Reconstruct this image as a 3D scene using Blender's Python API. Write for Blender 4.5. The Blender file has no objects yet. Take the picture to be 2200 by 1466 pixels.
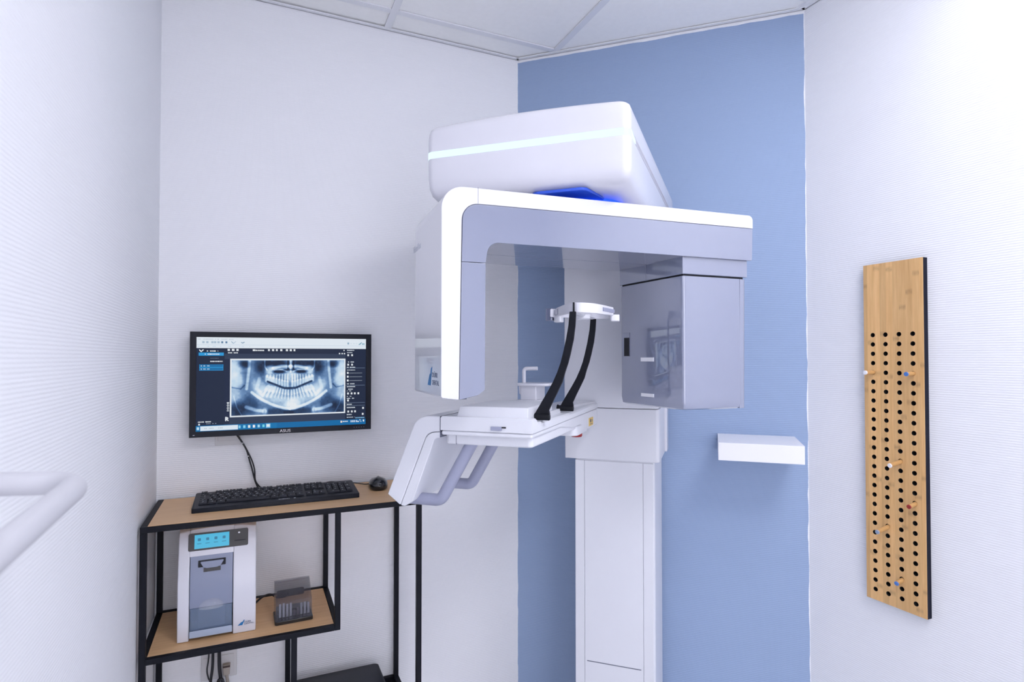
import bpy, bmesh, math, random
import numpy as np
from mathutils import Vector, Matrix

random.seed(7)
S = bpy.context.scene
COL = S.collection
R = math.radians
PI = math.pi

# ------------------------------------------------------------------ camera, world, exposure
cam_d = bpy.data.cameras.new('camera')
cam = bpy.data.objects.new('camera', cam_d)
COL.objects.link(cam)
S.camera = cam
cam.location = (0, 0, 1.42)
cam.rotation_euler = (R(90 + 1.061), 0, R(-24.12))
cam_d.sensor_width = 36
cam_d.lens = 1242 / 2200 * 36
cam_d.shift_y = 12 / 2200
cam_d.clip_start = 0.02
cam_d.dof.use_dof = True
cam_d.dof.focus_distance = 1.55
cam_d.dof.aperture_fstop = 5.0

S.view_settings.view_transform = 'Standard'
S.view_settings.look = 'None'
S.view_settings.gamma = 1
S.view_settings.use_curve_mapping = False
S.view_settings.exposure = 0
S.cycles.max_bounces = 8
S.cycles.diffuse_bounces = 5
S.cycles.glossy_bounces = 4
S.cycles.transmission_bounces = 6
S.cycles.transparent_max_bounces = 12
S.cycles.use_denoising = True
S.cycles.use_adaptive_sampling = True
S.cycles.adaptive_threshold = 0.06
S.cycles.sample_clamp_indirect = 6

w = bpy.data.worlds.new('world')
S.world = w
w.use_nodes = True
w.node_tree.nodes['Background'].inputs[0].default_value = (0.975, 0.97, 1.07, 1)   # added fill light, entering by the unseen window behind the viewer
w.node_tree.nodes['Background'].inputs[1].default_value = 4.6

PANEL_POWER = 17.6      # emission of the ceiling panels
PANEL_TINT = (0.98, 0.985, 1.07)

# ------------------------------------------------------------------ room numbers (metres)
ZC = 2.60
XL, YB = -0.267, 2.065
MX, MY = 0.9489, 2.065       # corner back wall / blue wall
RX, RY = 1.6964, 1.3640      # corner blue wall / right wall
YF = -1.80
DU = Vector((RX - MX, RY - MY, 0)).normalized()
DN = Vector((DU.y, -DU.x, 0))
if DN.x > 0: DN = -DN


# ------------------------------------------------------------------ helpers: objects
def link(o):
    COL.objects.link(o)
    return o

def bevel(o, width, seg=3, ang=35):
    m = o.modifiers.new('Bevel', 'BEVEL')
    m.width = width
    m.segments = seg
    m.limit_method = 'ANGLE'
    m.angle_limit = R(ang)
    m.harden_normals = True
    return o

def obj(name, bm, mat, parent=None, bev=0, seg=3, smooth=True, ang=35, kind=None):
    bmesh.ops.remove_doubles(bm, verts=bm.verts[:], dist=1e-6)
    bmesh.ops.recalc_face_normals(bm, faces=bm.faces[:])
    me = bpy.data.meshes.new(name)
    bm.to_mesh(me)
    bm.free()
    mats = mat if isinstance(mat, (list, tuple)) else [mat]
    for m in mats:
        me.materials.append(m)
    o = link(bpy.data.objects.new(name, me))
    if parent: o.parent = parent
    if smooth:
        me.polygons.foreach_set('use_smooth', [True] * len(me.polygons))
        if not bev:
            me.set_sharp_from_angle(angle=R(ang))
    if bev: bevel(o, bev, seg, ang)
    if kind: o['kind'] = kind
    return o

def empty(name, loc=(0, 0, 0), rotz=0, label=None, cat=None, group=None):
    o = link(bpy.data.objects.new(name, None))
    o.empty_display_size = 0.05
    o.location = loc
    o.rotation_euler = (0, 0, rotz)
    tag(o, label, cat, group)
    return o

def tag(o, label=None, cat=None, group=None):
    if label: o['label'] = label
    if cat: o['category'] = cat
    if group: o['group'] = group
    return o

def struct(o):
    o['kind'] = 'structure'
    return o

def dup(o, parent=None, **kw):
    c = link(o.copy())
    if parent: c.parent = parent
    return c

# ------------------------------------------------------------------ helpers: meshes
def BM(): return bmesh.new()

def face(bm, pts, mi=0):
    f = bm.faces.new([bm.verts.new(p) for p in pts])
    f.material_index = mi
    return f

def box(bm, x0, x1, y0, y1, z0, z1, mi=0):
    v = [bm.verts.new((x, y, z)) for z in (z0, z1) for y in (y0, y1) for x in (x0, x1)]
    for q in ((0, 2, 3, 1), (4, 5, 7, 6), (0, 1, 5, 4), (2, 6, 7, 3), (0, 4, 6, 2), (1, 3, 7, 5)):
        bm.faces.new([v[i] for i in q]).material_index = mi
    return bm

def loft(bm, rings, cap0=True, cap1=True, closed=True):
    rv = [[bm.verts.new(p) for p in r] for r in rings]
    n = len(rv[0])
    for a, b in zip(rv, rv[1:]):
        for i in range(n if closed else n - 1):
            j = (i + 1) % n
            bm.faces.new((a[i], a[j], b[j], b[i]))
    if cap0: bm.faces.new(rv[0][::-1])
    if cap1: bm.faces.new(rv[-1])
    return bm

def prism(bm, pts, f0, f1):
    """pts: 2D outline; f0/f1 map a 2D point to the two 3D ends."""
    return loft(bm, [[f0(p) for p in pts], [f1(p) for p in pts]])

def fillet(pts, rad, seg=5):
    """2D polygon with rounded corners; rad = one number or a list."""
    n = len(pts)
    out = []
    for i in range(n):
        r = rad[i] if isinstance(rad, (list, tuple)) else rad
        p, a, b = Vector(pts[i]), Vector(pts[i - 1]), Vector(pts[(i + 1) % n])
        if r <= 0:
            out.append(tuple(p)); continue
        u, v = (a - p), (b - p)
        lu, lv = u.length, v.length
        u.normalize(); v.normalize()
        ang = u.angle(v)
        if ang > PI - 0.02:
            out.append(tuple(p)); continue
        t = min(r / math.tan(ang / 2), lu * 0.49, lv * 0.49)
        rr = t * math.tan(ang / 2)
        c = p + (u + v).normalized() * (rr / math.sin(ang / 2))
        s, e = p + u * t, p + v * t
        a0 = math.atan2(s.y - c.y, s.x - c.x)
        a1 = math.atan2(e.y - c.y, e.x - c.x)
        d = (a1 - a0 + PI) % (2 * PI) - PI
        for k in range(seg + 1):
            th = a0 + d * k / seg
            out.append((c.x + rr * math.cos(th), c.y + rr * math.sin(th)))
    return out

def smooth_path(pts, sub=6):
    """Catmull-Rom through 3D points."""
    P = [Vector(p) for p in pts]
    P = [P[0] * 2 - P[1]] + P + [P[-1] * 2 - P[-2]]
    out = []
    for i in range(1, len(P) - 2):
        for k in range(sub):
            t = k / sub
            a, b, c, d = P[i - 1], P[i], P[i + 1], P[i + 2]
            out.append(0.5 * ((2 * b) + (c - a) * t + (2 * a - 5 * b + 4 * c - d) * t * t + (3 * b - a - 3 * c + d) * t ** 3))
    out.append(P[-2])
    return out

def round_path(pts, r, seg=8):
    """3D polyline with rounded corners."""
    P = [Vector(p) for p in pts]
    out = [P[0]]
    for i in range(1, len(P) - 1):
        u, v = (P[i - 1] - P[i]), (P[i + 1] - P[i])
        lu, lv = u.length, v.length
        u.normalize(); v.normalize()
        ang = u.angle(v)
        t = min(r / math.tan(ang / 2), lu * .49, lv * .49)
        rr = t * math.tan(ang / 2)
        c = P[i] + (u + v).normalized() * (rr / math.sin(ang / 2))
        s, e = (P[i] + u * t) - c, (P[i] + v * t) - c
        tot = s.angle(e)
        ax = s.cross(e).normalized()
        for k in range(seg + 1):
            out.append(c + Matrix.Rotation(tot * k / seg, 3, ax) @ s)
    out.append(P[-1])
    return out

def tube(bm, path, r, n=10, ry=None, up0=None):
    """sweep an ellipse (r, ry) along a 3D path with parallel transport."""
    P = [Vector(p) for p in path]
    ry = r if ry is None else ry
    T = []
    for i in range(len(P)):
        a = P[max(0, i - 1)]; b = P[min(len(P) - 1, i + 1)]
        T.append((b - a).normalized())
    up = Vector(up0) if up0 else (Vector((0, 0, 1)) if abs(T[0].z) < .9 else Vector((0, 1, 0)))
    N = (up - T[0] * up.dot(T[0])).normalized()
    rings = []
    for i in range(len(P)):
        if i:
            N = (N - T[i] * N.dot(T[i])).normalized()
        B = T[i].cross(N)
        rings.append([P[i] + N * (r * math.cos(2 * PI * k / n)) + B * (ry * math.sin(2 * PI * k / n)) for k in range(n)])
    return loft(bm, rings)

def lathe(bm, c, prof, n=20, axis='z'):
    """prof: (radius, height) pairs around an axis through c."""
    rings = []
    for r, h in prof:
        ring = []
        for k in range(n):
            a = 2 * PI * k / n
            x, y = r * math.cos(a), r * math.sin(a)
            p = {'z': (x, y, h), 'x': (h, x, y), 'y': (y, h, x)}[axis]
            ring.append(Vector(c) + Vector(p))
        rings.append(ring)
    return loft(bm, rings)

def text_obj(name, body, size, mat, parent, mtx, depth=0.0003, align='LEFT', sx=1.0):
    cu = bpy.data.curves.new(name, 'FONT')
    cu.body = body
    cu.size = size
    cu.extrude = depth
    cu.align_x = align
    cu.resolution_u = 3
    t = link(bpy.data.objects.new(name, cu))
    bpy.context.view_layer.update()
    me = bpy.data.meshes.new_from_object(t.evaluated_get(bpy.context.evaluated_depsgraph_get()))
    bpy.data.objects.remove(t)
    me.transform(mtx @ Matrix.Diagonal((sx, 1, 1, 1)))
    me.materials.clear()
    me.materials.append(mat)
    me.name = name
    o = link(bpy.data.objects.new(name, me))
    if parent: o.parent = parent
    return o

def frame_mtx(origin, xdir, ydir):
    x = Vector(xdir).normalized(); y = Vector(ydir).normalized(); z = x.cross(y)
    m = Matrix((x, y, z)).transposed().to_4x4()
    m.translation = Vector(origin)
    return m

# ------------------------------------------------------------------ materials
def nt(name):
    m = bpy.data.materials.new(name)
    m.use_nodes = True
    t = m.node_tree
    return m, t, t.nodes, t.links, t.nodes['Principled BSDF']

def plain(name, col, rough=0.5, metal=0.0, coat=0.0, spec=0.5, var=0.0, scale=30, bump=0.0, bscale=400):
    m, t, N, L, b = nt(name)
    b.inputs['Base Color'].default_value = (*col, 1)
    b.inputs['Roughness'].default_value = rough
    b.inputs['Metallic'].default_value = metal
    b.inputs['Coat Weight'].default_value = coat
    b.inputs['Coat Roughness'].default_value = 0.04
    b.inputs['Specular IOR Level'].default_value = spec
    tc = N.new('ShaderNodeTexCoord')
    nz = N.new('ShaderNodeTexNoise')
    nz.inputs['Scale'].default_value = scale
    nz.inputs['Detail'].default_value = 3
    L.new(tc.outputs['Object'], nz.inputs['Vector'])
    if var:
        mx = N.new('ShaderNodeMix'); mx.data_type = 'RGBA'
        mx.inputs[6].default_value = (*[c * (1 - var) for c in col], 1)
        mx.inputs[7].default_value = (*[min(1, c * (1 + var)) for c in col], 1)
        L.new(nz.outputs['Fac'], mx.inputs[0])
        L.new(mx.outputs[2], b.inputs['Base Color'])
    if bump:
        n2 = N.new('ShaderNodeTexNoise')
        n2.inputs['Scale'].default_value = bscale
        L.new(tc.outputs['Object'], n2.inputs['Vector'])
        bp = N.new('ShaderNodeBump')
        bp.inputs['Strength'].default_value = bump
        bp.inputs['Distance'].default_value = 0.001
        L.new(n2.outputs['Fac'], bp.inputs['Height'])
        L.new(bp.outputs['Normal'], b.inputs['Normal'])
    return m

def emit(name, col, strength):
    m, t, N, L, b = nt(name)
    b.inputs['Base Color'].default_value = (0.02, 0.02, 0.02, 1)
    b.inputs['Emission Color'].default_value = (*col, 1)
    b.inputs['Emission Strength'].default_value = strength
    return m

def wallpaper(name, along, blue=None, origin=(0, 0), length=1.0):
    """woven glass-fibre paper: fine horizontal ribs broken up along the wall; optional blue paint with ragged cut-in edges"""
    m, t, N, L, b = nt(name)
    b.inputs['Roughness'].default_value = 0.62
    b.inputs['Specular IOR Level'].default_value = 0.25
    tc = N.new('ShaderNodeTexCoord')
    sep = N.new('ShaderNodeSeparateXYZ')
    L.new(tc.outputs['Object'], sep.inputs[0])
    dot = N.new('ShaderNodeVectorMath'); dot.operation = 'DOT_PRODUCT'
    dot.inputs[1].default_value = (*along, 0)
    L.new(tc.outputs['Object'], dot.inputs[0])
    off = N.new('ShaderNodeMath'); off.operation = 'SUBTRACT'
    off.inputs[1].default_value = origin[0] * along[0] + origin[1] * along[1]
    L.new(dot.outputs['Value'], off.inputs[0])
    comb = N.new('ShaderNodeCombineXYZ')
    L.new(off.outputs[0], comb.inputs[0]); L.new(sep.outputs['Z'], comb.inputs[1])
    # ribs: a sine of the height, thickened and thinned by fibres running along the wall
    fr = N.new('ShaderNodeMath'); fr.operation = 'MULTIPLY'; fr.inputs[1].default_value = 2 * PI / 0.0062
    L.new(sep.outputs['Z'], fr.inputs[0])
    mp = N.new('ShaderNodeMapping'); mp.inputs['Scale'].default_value = (75, 230, 1)
    L.new(comb.outputs[0], mp.inputs['Vector'])
    nz = N.new('ShaderNodeTexNoise'); nz.inputs['Scale'].default_value = 1; nz.inputs['Detail'].default_value = 2
    L.new(mp.outputs[0], nz.inputs['Vector'])
    ph = N.new('ShaderNodeMath'); ph.operation = 'MULTIPLY_ADD'; ph.inputs[1].default_value = 1.6
    L.new(nz.outputs['Fac'], ph.inputs[0]); L.new(fr.outputs[0], ph.inputs[2])
    sn = N.new('ShaderNodeMath'); sn.operation = 'SINE'; L.new(ph.outputs[0], sn.inputs[0])
    mix = N.new('ShaderNodeMath'); mix.operation = 'MULTIPLY_ADD'
    mix.inputs[1].default_value = 1.6
    L.new(nz.outputs['Fac'], mix.inputs[0]); L.new(sn.outputs[0], mix.inputs[2])
    bp = N.new('ShaderNodeBump')
    bp.inputs['Strength'].default_value = 0.34
    bp.inputs['Distance'].default_value = 0.0006
    L.new(mix.outputs[0], bp.inputs['Height'])
    L.new(bp.outputs['Normal'], b.inputs['Normal'])
    white = (0.845, 0.852, 0.882, 1)
    if not blue:
        b.inputs['Base Color'].default_value = white
        return m
    n1 = N.new('ShaderNodeTexNoise'); n1.inputs['Scale'].default_value = 9; n1.inputs['Detail'].default_value = 4
    L.new(comb.outputs[0], n1.inputs['Vector'])
    wob = N.new('ShaderNodeMath'); wob.operation = 'MULTIPLY_ADD'
    wob.inputs[1].default_value = 0.012; wob.inputs[2].default_value = -0.0045
    L.new(n1.outputs['Fac'], wob.inputs[0])
    def gt(src, base, sign):
        a = N.new('ShaderNodeMath'); a.operation = 'MULTIPLY_ADD'
        a.inputs[1].default_value = sign; a.inputs[2].default_value = base
        L.new(src, a.inputs[0])
        g = N.new('ShaderNodeMath'); g.operation = 'GREATER_THAN'
        L.new(a.outputs[0], g.inputs[0]); L.new(wob.outputs[0], g.inputs[1])
        return g.outputs[0]
    e1 = gt(off.outputs[0], 0.0005, 1)
    e2 = gt(off.outputs[0], length - 0.0005, -1)
    e3 = gt(sep.outputs['Z'], ZC - 0.012, -1)
    m1 = N.new('ShaderNodeMath'); m1.operation = 'MULTIPLY'
    m2 = N.new('ShaderNodeMath'); m2.operation = 'MULTIPLY'
    L.new(e1, m1.inputs[0]); L.new(e2, m1.inputs[1]); L.new(m1.outputs[0], m2.inputs[0]); L.new(e3, m2.inputs[1])
    mx = N.new('ShaderNodeMix'); mx.data_type = 'RGBA'
    mx.inputs[6].default_value = white
    mx.inputs[7].default_value = (*blue, 1)
    L.new(m2.outputs[0], mx.inputs[0])
    L.new(mx.outputs[2], b.inputs['Base Color'])
    return m

def wood(name, c0, c1, axis='x', rough=0.45, knots=False):
    m, t, N, L, b = nt(name)
    b.inputs['Roughness'].default_value = rough
    tc = N.new('ShaderNodeTexCoord')
    mp = N.new('ShaderNodeMapping')
    mp.inputs['Scale'].default_value = (2.0, 26, 26) if axis == 'x' else (30, 30, 2.0)
    L.new(tc.outputs['Object'], mp.inputs['Vector'])
    nz = N.new('ShaderNodeTexNoise')
    nz.inputs['Scale'].default_value = 3.2; nz.inputs['Detail'].default_value = 6; nz.inputs['Roughness'].default_value = 0.65
    L.new(mp.outputs[0], nz.inputs['Vector'])
    cr = N.new('ShaderNodeValToRGB')
    cr.color_ramp.elements[0].position = 0.3; cr.color_ramp.elements[0].color = (*c0, 1)
    cr.color_ramp.elements[1].position = 0.7; cr.color_ramp.elements[1].color = (*c1, 1)
    L.new(nz.outputs['Fac'], cr.inputs[0])
    out = cr.outputs[0]
    if knots:
        # bamboo strips: a tone for each 19 mm strip and darker node marks
        sep = N.new('ShaderNodeSeparateXYZ'); L.new(tc.outputs['Object'], sep.inputs[0])
        dv = N.new('ShaderNodeMath'); dv.operation = 'DIVIDE'; dv.inputs[1].default_value = 0.0185
        L.new(sep.outputs['Y'], dv.inputs[0])
        fl = N.new('ShaderNodeMath'); fl.operation = 'FLOOR'; L.new(dv.outputs[0], fl.inputs[0])
        wn = N.new('ShaderNodeTexWhiteNoise'); wn.noise_dimensions = '1D'; L.new(fl.outputs[0], wn.inputs['W'])
        # node marks: z + offset per strip, every ~0.31 m
        zz = N.new('ShaderNodeMath'); zz.operation = 'ADD'; L.new(sep.outputs['Z'], zz.inputs[0]); L.new(wn.outputs['Value'], zz.inputs[1])
        md = N.new('ShaderNodeMath'); md.operation = 'PINGPONG'; md.inputs[1].default_value = 0.155; L.new(zz.outputs[0], md.inputs[0])
        lt = N.new('ShaderNodeMapRange'); lt.inputs[1].default_value = 0.002; lt.inputs[2].default_value = 0.010
        lt.inputs[3].default_value = 1; lt.inputs[4].default_value = 0
        L.new(md.outputs[0], lt.inputs[0])
        n2 = N.new('ShaderNodeTexNoise'); n2.inputs['Scale'].default_value = 110; L.new(tc.outputs['Object'], n2.inputs['Vector'])
        kn = N.new('ShaderNodeMath'); kn.operation = 'MULTIPLY'; L.new(lt.outputs[0], kn.inputs[0]); L.new(n2.outputs['Fac'], kn.inputs[1])
        k2 = N.new('ShaderNodeMath'); k2.operation = 'MULTIPLY_ADD'; k2.inputs[1].default_value = -0.42; k2.inputs[2].default_value = 1.0
        L.new(kn.outputs[0], k2.inputs[0])
        sv = N.new('ShaderNodeMath'); sv.operation = 'MULTIPLY_ADD'; sv.inputs[1].default_value = 0.22; sv.inputs[2].default_value = 0.86
        L.new(wn.outputs['Value'], sv.inputs[0])
        mm = N.new('ShaderNodeMath'); mm.operation = 'MULTIPLY'; L.new(sv.outputs[0], mm.inputs[0]); L.new(k2.outputs[0], mm.inputs[1])
        vm = N.new('ShaderNodeVectorMath'); vm.operation = 'SCALE'
        L.new(out, vm.inputs[0]); L.new(mm.outputs[0], vm.inputs['Scale'])
        out = vm.outputs[0]
    L.new(out, b.inputs['Base Color'])
    bp = N.new('ShaderNodeBump'); bp.inputs['Strength'].default_value = 0.05; bp.inputs['Distance'].default_value = 0.0005
    L.new(nz.outputs['Fac'], bp.inputs['Height']); L.new(bp.outputs['Normal'], b.inputs['Normal'])
    return m

def clear(name, col, alpha, rough=0.05):
    """thin clear plastic: mostly see-through with a gloss"""
    m, t, N, L, b = nt(name)
    b.inputs['Base Color'].default_value = (*col, 1)
    b.inputs['Roughness'].default_value = rough
    b.inputs['Alpha'].default_value = alpha
    tc = N.new('ShaderNodeTexCoord'); nz = N.new('ShaderNodeTexNoise'); nz.inputs['Scale'].default_value = 40
    L.new(tc.outputs['Object'], nz.inputs['Vector'])
    mr = N.new('ShaderNodeMapRange'); mr.inputs[3].default_value = rough; mr.inputs[4].default_value = rough + 0.06
    L.new(nz.outputs['Fac'], mr.inputs[0]); L.new(mr.outputs[0], b.inputs['Roughness'])
    return m

M_white = wallpaper('wallpaper_white_x', (1, 0))
M_white_y = wallpaper('wallpaper_white_y', (0, 1))
M_blue = wallpaper('wallpaper_blue', (DU.x, DU.y), blue=(0.305, 0.400, 0.585), origin=(MX, MY), length=math.hypot(RX - MX, RY - MY))
M_tile = plain('ceiling_board', (0.93, 0.93, 0.92), 0.9, var=0.03, scale=60, bump=0.3, bscale=250)
M_bar = plain('grid_white_metal', (0.78, 0.79, 0.82), 0.45)
M_floor = plain('grey_vinyl', (0.78, 0.78, 0.80), 0.45, var=0.06, scale=12)
M_body = plain('white_lacquer', (0.715, 0.715, 0.775), 0.28, coat=0.45, var=0.01)
M_bodyS = plain('white_satin_lacquer', (0.72, 0.73, 0.78), 0.42, coat=0.1, var=0.01)
M_grey = plain('silver_grey_gloss', (0.222, 0.246, 0.352), 0.22, coat=1.0, var=0.02)
M_grey.node_tree.nodes['Principled BSDF'].inputs['Coat IOR'].default_value = 2.1
M_grey.node_tree.nodes['Principled BSDF'].inputs['Coat Roughness'].default_value = 0.015
M_handle = plain('grey_handle_plastic', (0.31, 0.325, 0.44), 0.38, var=0.03)
M_gap = plain('dark_gap', (0.008, 0.009, 0.014), 0.7)
M_seam = plain('seam_grey', (0.12, 0.13, 0.18), 0.6)
M_blackmetal = plain('black_powder_coat', (0.006, 0.007, 0.012), 0.5, spec=0.18, var=0.2, bump=0.15, bscale=900)
M_rubber = plain('black_rubber', (0.005, 0.006, 0.010), 0.5, spec=0.2, var=0.2)
M_plastic = plain('black_plastic', (0.009, 0.011, 0.019), 0.42, spec=0.22, var=0.2)
M_plastic_gl = plain('black_gloss_plastic', (0.008, 0.009, 0.013), 0.22, coat=0.3)
M_key = plain('key_black', (0.013, 0.015, 0.024), 0.5, spec=0.25, var=0.15)
M_legend = plain('legend_white', (0.80, 0.82, 0.88), 0.5)
M_oak = wood('oak_laminate', (0.68, 0.415, 0.205), (0.82, 0.53, 0.285), 'x')
M_bamboo = wood('bamboo', (0.655, 0.375, 0.145), (0.82, 0.515, 0.235), 'z', 0.5, knots=True)
M_peg = wood('peg_wood', (0.52, 0.28, 0.10), (0.62, 0.37, 0.15), 'z', 0.5)
M_core = plain('black_mdf', (0.010, 0.011, 0.022), 0.65, spec=0.15)
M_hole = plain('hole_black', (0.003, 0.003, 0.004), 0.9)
M_shelf = plain('white_melamine', (0.82, 0.82, 0.86), 0.4)
M_rail = plain('white_rail_coat', (0.55, 0.55, 0.59), 0.45, var=0.02)
M_socket = plain('socket_white', (0.66, 0.65, 0.66), 0.4)
M_scan = plain('scanner_white', (0.66, 0.66, 0.72), 0.32, coat=0.3)
M_scan_g = plain('scanner_grey', (0.22, 0.25, 0.36), 0.35, coat=0.3)
M_scan_d = plain('scanner_dark', (0.035, 0.032, 0.034), 0.4)
M_drawer = clear('drawer_blue_clear', (0.20, 0.27, 0.40), 0.55)
M_dome = clear('clear_dome', (0.85, 0.87, 0.92), 0.18)
M_smoke = clear('smoke_clear', (0.10, 0.10, 0.13), 0.25)
M_fill_pane = clear('fill_window_glass', (0.9, 0.95, 0.95), 0.06)
M_film = plain('film_sleeve', (0.55, 0.56, 0.66), 0.5)
M_red = plain('red_button', (0.30, 0.008, 0.012), 0.4)
M_yellow = plain('label_yellow', (0.72, 0.50, 0.13), 0.5)
M_logo_b = plain('logo_blue', (0.01, 0.16, 0.42), 0.4)
M_logo_d = plain('logo_dark', (0.03, 0.06, 0.14), 0.5)
M_logo_g = plain('logo_grey', (0.50, 0.52, 0.60), 0.5)
M_logo_s = plain('logo_silver', (0.55, 0.52, 0.54), 0.35, metal=0.6)
M_tipw = plain('tip_white', (0.85, 0.85, 0.90), 0.4)
M_tipb = plain('tip_blue', (0.07, 0.19, 0.52), 0.4)
M_tipr = plain('tip_red', (0.33, 0.03, 0.025), 0.4)
M_tipg = plain('tip_greyblue', (0.30, 0.38, 0.52), 0.4)
M_cable = plain('cable_black', (0.012, 0.012, 0.017), 0.45)
M_beige = plain('cable_beige', (0.42, 0.37, 0.32), 0.5)
M_tie = plain('cable_tie_white', (0.7, 0.7, 0.72), 0.5)
M_panel = emit('led_panel', PANEL_TINT, PANEL_POWER)
M_panel_low = emit('led_panel_dimmed', PANEL_TINT, PANEL_POWER * 0.45)
M_strip = emit('led_strip', (0.74, 0.94, 1.0), 1.12)
M_blue_led = emit('blue_led', (0.002, 0.07, 1.0), 1.6)
M_lcd = emit('lcd_cyan', (0.055, 0.45, 0.70), 0.95)
M_lcd_ink = emit('lcd_ink', (0.02, 0.20, 0.38), 0.8)

# ------------------------------------------------------------------ the room
def wall(name, p, q, out, mat):
    bm = BM()
    o = Vector((*out, 0)) * 0.1
    p, q = Vector((*p, 0)), Vector((*q, 0))
    up = Vector((0, 0, ZC + 0.12))
    loft(bm, [[p, q, q + o, p + o], [p + up, q + up, q + o + up, p + o + up]])
    return struct(obj(name, bm, mat, smooth=False))

wall('wall_back', (XL - .1, YB), (MX, MY), (0, 1), M_white)
wall('wall_left', (XL, YF - .1), (XL, YB), (-1, 0), M_white_y)
wall('wall_diagonal', (MX, MY), (RX, RY), (-DN.x, -DN.y), M_blue)
wall('wall_right', (RX, RY), (RX, YF - .1), (1, 0), M_white_y)
WX0, WX1, WZ0, WZ1 = -.20, .85, .40, 2.25  # opening added in the unseen wall to let fill light in
bm = BM()
for q in ((XL - .1, WX0, 0, ZC + .12), (WX1, RX + .1, 0, ZC + .12), (WX0, WX1, 0, WZ0), (WX0, WX1, WZ1, ZC + .12)):
    box(bm, q[0], q[1], YF - .1, YF, q[2], q[3])
struct(obj('wall_front', bm, M_white, smooth=False))
bm = BM()
for q in ((WX0, WX1, WZ0, WZ0 + .05), (WX0, WX1, WZ1 - .05, WZ1), (WX0, WX0 + .05, WZ0 + .05, WZ1 - .05), (WX1 - .05, WX1, WZ0 + .05, WZ1 - .05), (.30, .35, WZ0 + .05, WZ1 - .05)):
    box(bm, q[0], q[1], YF - .075, YF - .025, q[2], q[3])
fill_win = struct(obj('fill_window', bm, M_shelf, smooth=False))  # unseen window, added to light the room from the front
for x0, x1 in ((WX0 + .05, .30), (.35, WX1 - .05)):
    bm = BM(); box(bm, x0, x1, YF - .052, YF - .048, WZ0 + .05, WZ1 - .05)
    obj('fill_pane', bm, M_fill_pane, fill_win, smooth=False)
bm = BM(); box(bm, XL - .1, RX + .1, YF - .1, YB + .1, -0.1, 0)
struct(obj('floor', bm, M_floor, smooth=False))

# ceiling: a root slab above, grid bars and lay-in boards as its parts
bm = BM(); box(bm, XL - .1, RX + .1, YF - .1, YB + .1, ZC + 0.10, ZC + 0.16)
ceiling = struct(obj('ceiling', bm, M_tile, smooth=False))
ROOM = [(XL, YF), (RX, YF), (RX, RY), (MX, MY), (XL, YB)]

def clip(poly, x0, x1, y0, y1):
    def cut(P, inside, inter):
        out = []
        for i in range(len(P)):
            a, b = P[i - 1], P[i]
            ia, ib = inside(a), inside(b)
            if ia != ib: out.append(inter(a, b))
            if ib: out.append(b)
        return out
    def ix(c): return lambda a, b: (c, a[1] + (b[1] - a[1]) * (c - a[0]) / (b[0] - a[0]))
    def iy(c): return lambda a, b: (a[0] + (b[0] - a[0]) * (c - a[1]) / (b[1] - a[1]), c)
    for ins, it in ((lambda p: p[0] >= x0, ix(x0)), (lambda p: p[0] <= x1, ix(x1)), (lambda p: p[1] >= y0, iy(y0)), (lambda p: p[1] <= y1, iy(y1))):
        poly = cut(poly, ins, it)
        if len(poly) < 3: return []
    return poly

GX = [XL - 1, -0.193, 0.431, 1.055, 1.679, RX + 1]
GY = [YF - 1, -1.173, -0.549, 0.075, 0.699, 1.323, 1.947, YB + 1]
BW = 0.012
LIGHTS = [(1.055, 0.075), (0.431, -0.549)]
for i in range(len(GX) - 1):
    for j in range(len(GY) - 1):
        if (GX[i], GY[j]) in LIGHTS: continue
        P = clip(ROOM, GX[i] + .004, GX[i + 1] - .004, GY[j] + .004, GY[j + 1] - .004)
        if len(P) < 3: continue
        bm = BM()
        dz = random.uniform(0.003, 0.007)
        prism(bm, P, lambda p: (p[0], p[1], ZC + dz), lambda p: (p[0], p[1], ZC + dz + .015))
        obj('ceiling_board', bm, M_tile, ceiling, smooth=False)
def bar(x0, x1, y0, y1, lift=0.0):
    P = clip(ROOM, x0, x1, y0, y1)
    if len(P) < 3: return
    bm = BM(); prism(bm, P, lambda p: (p[0], p[1], ZC - .001 + lift), lambda p: (p[0], p[1], ZC + .004 + lift * .5))
    obj('grid_bar', bm, M_bar, ceiling, smooth=False)
for x in GX[1:-1]: bar(x - BW, x + BW, YF, YB)
for y in GY[1:-1]: bar(XL, RX, y - BW, y + BW, .0006)
# wall angle around the room
def angle(name, p, q, nrm):
    bm = BM()
    p, q, n = Vector((*p, 0)), Vector((*q, 0)), Vector((*nrm, 0))
    for w_, z0, z1 in ((0.015, ZC - .0025, ZC + .001), (0.0025, ZC - .0025, ZC + .02)):
        loft(bm, [[p + Vector((0, 0, z0)), q + Vector((0, 0, z0)), q + n * w_ + Vector((0, 0, z0)), p + n * w_ + Vector((0, 0, z0))],
                  [p + Vector((0, 0, z1)), q + Vector((0, 0, z1)), q + n * w_ + Vector((0, 0, z1)), p + n * w_ + Vector((0, 0, z1))]])
    return struct(obj(name, bm, M_bar, smooth=False))
angle('trim_1', (XL, YB), (MX, MY), (0, -1))
angle('trim_2', (MX, MY), (RX, RY), (DN.x, DN.y))
angle('trim_3', (RX, RY), (RX, YF), (-1, 0))
angle('trim_4', (XL, YB), (XL, YF), (1, 0))

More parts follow.
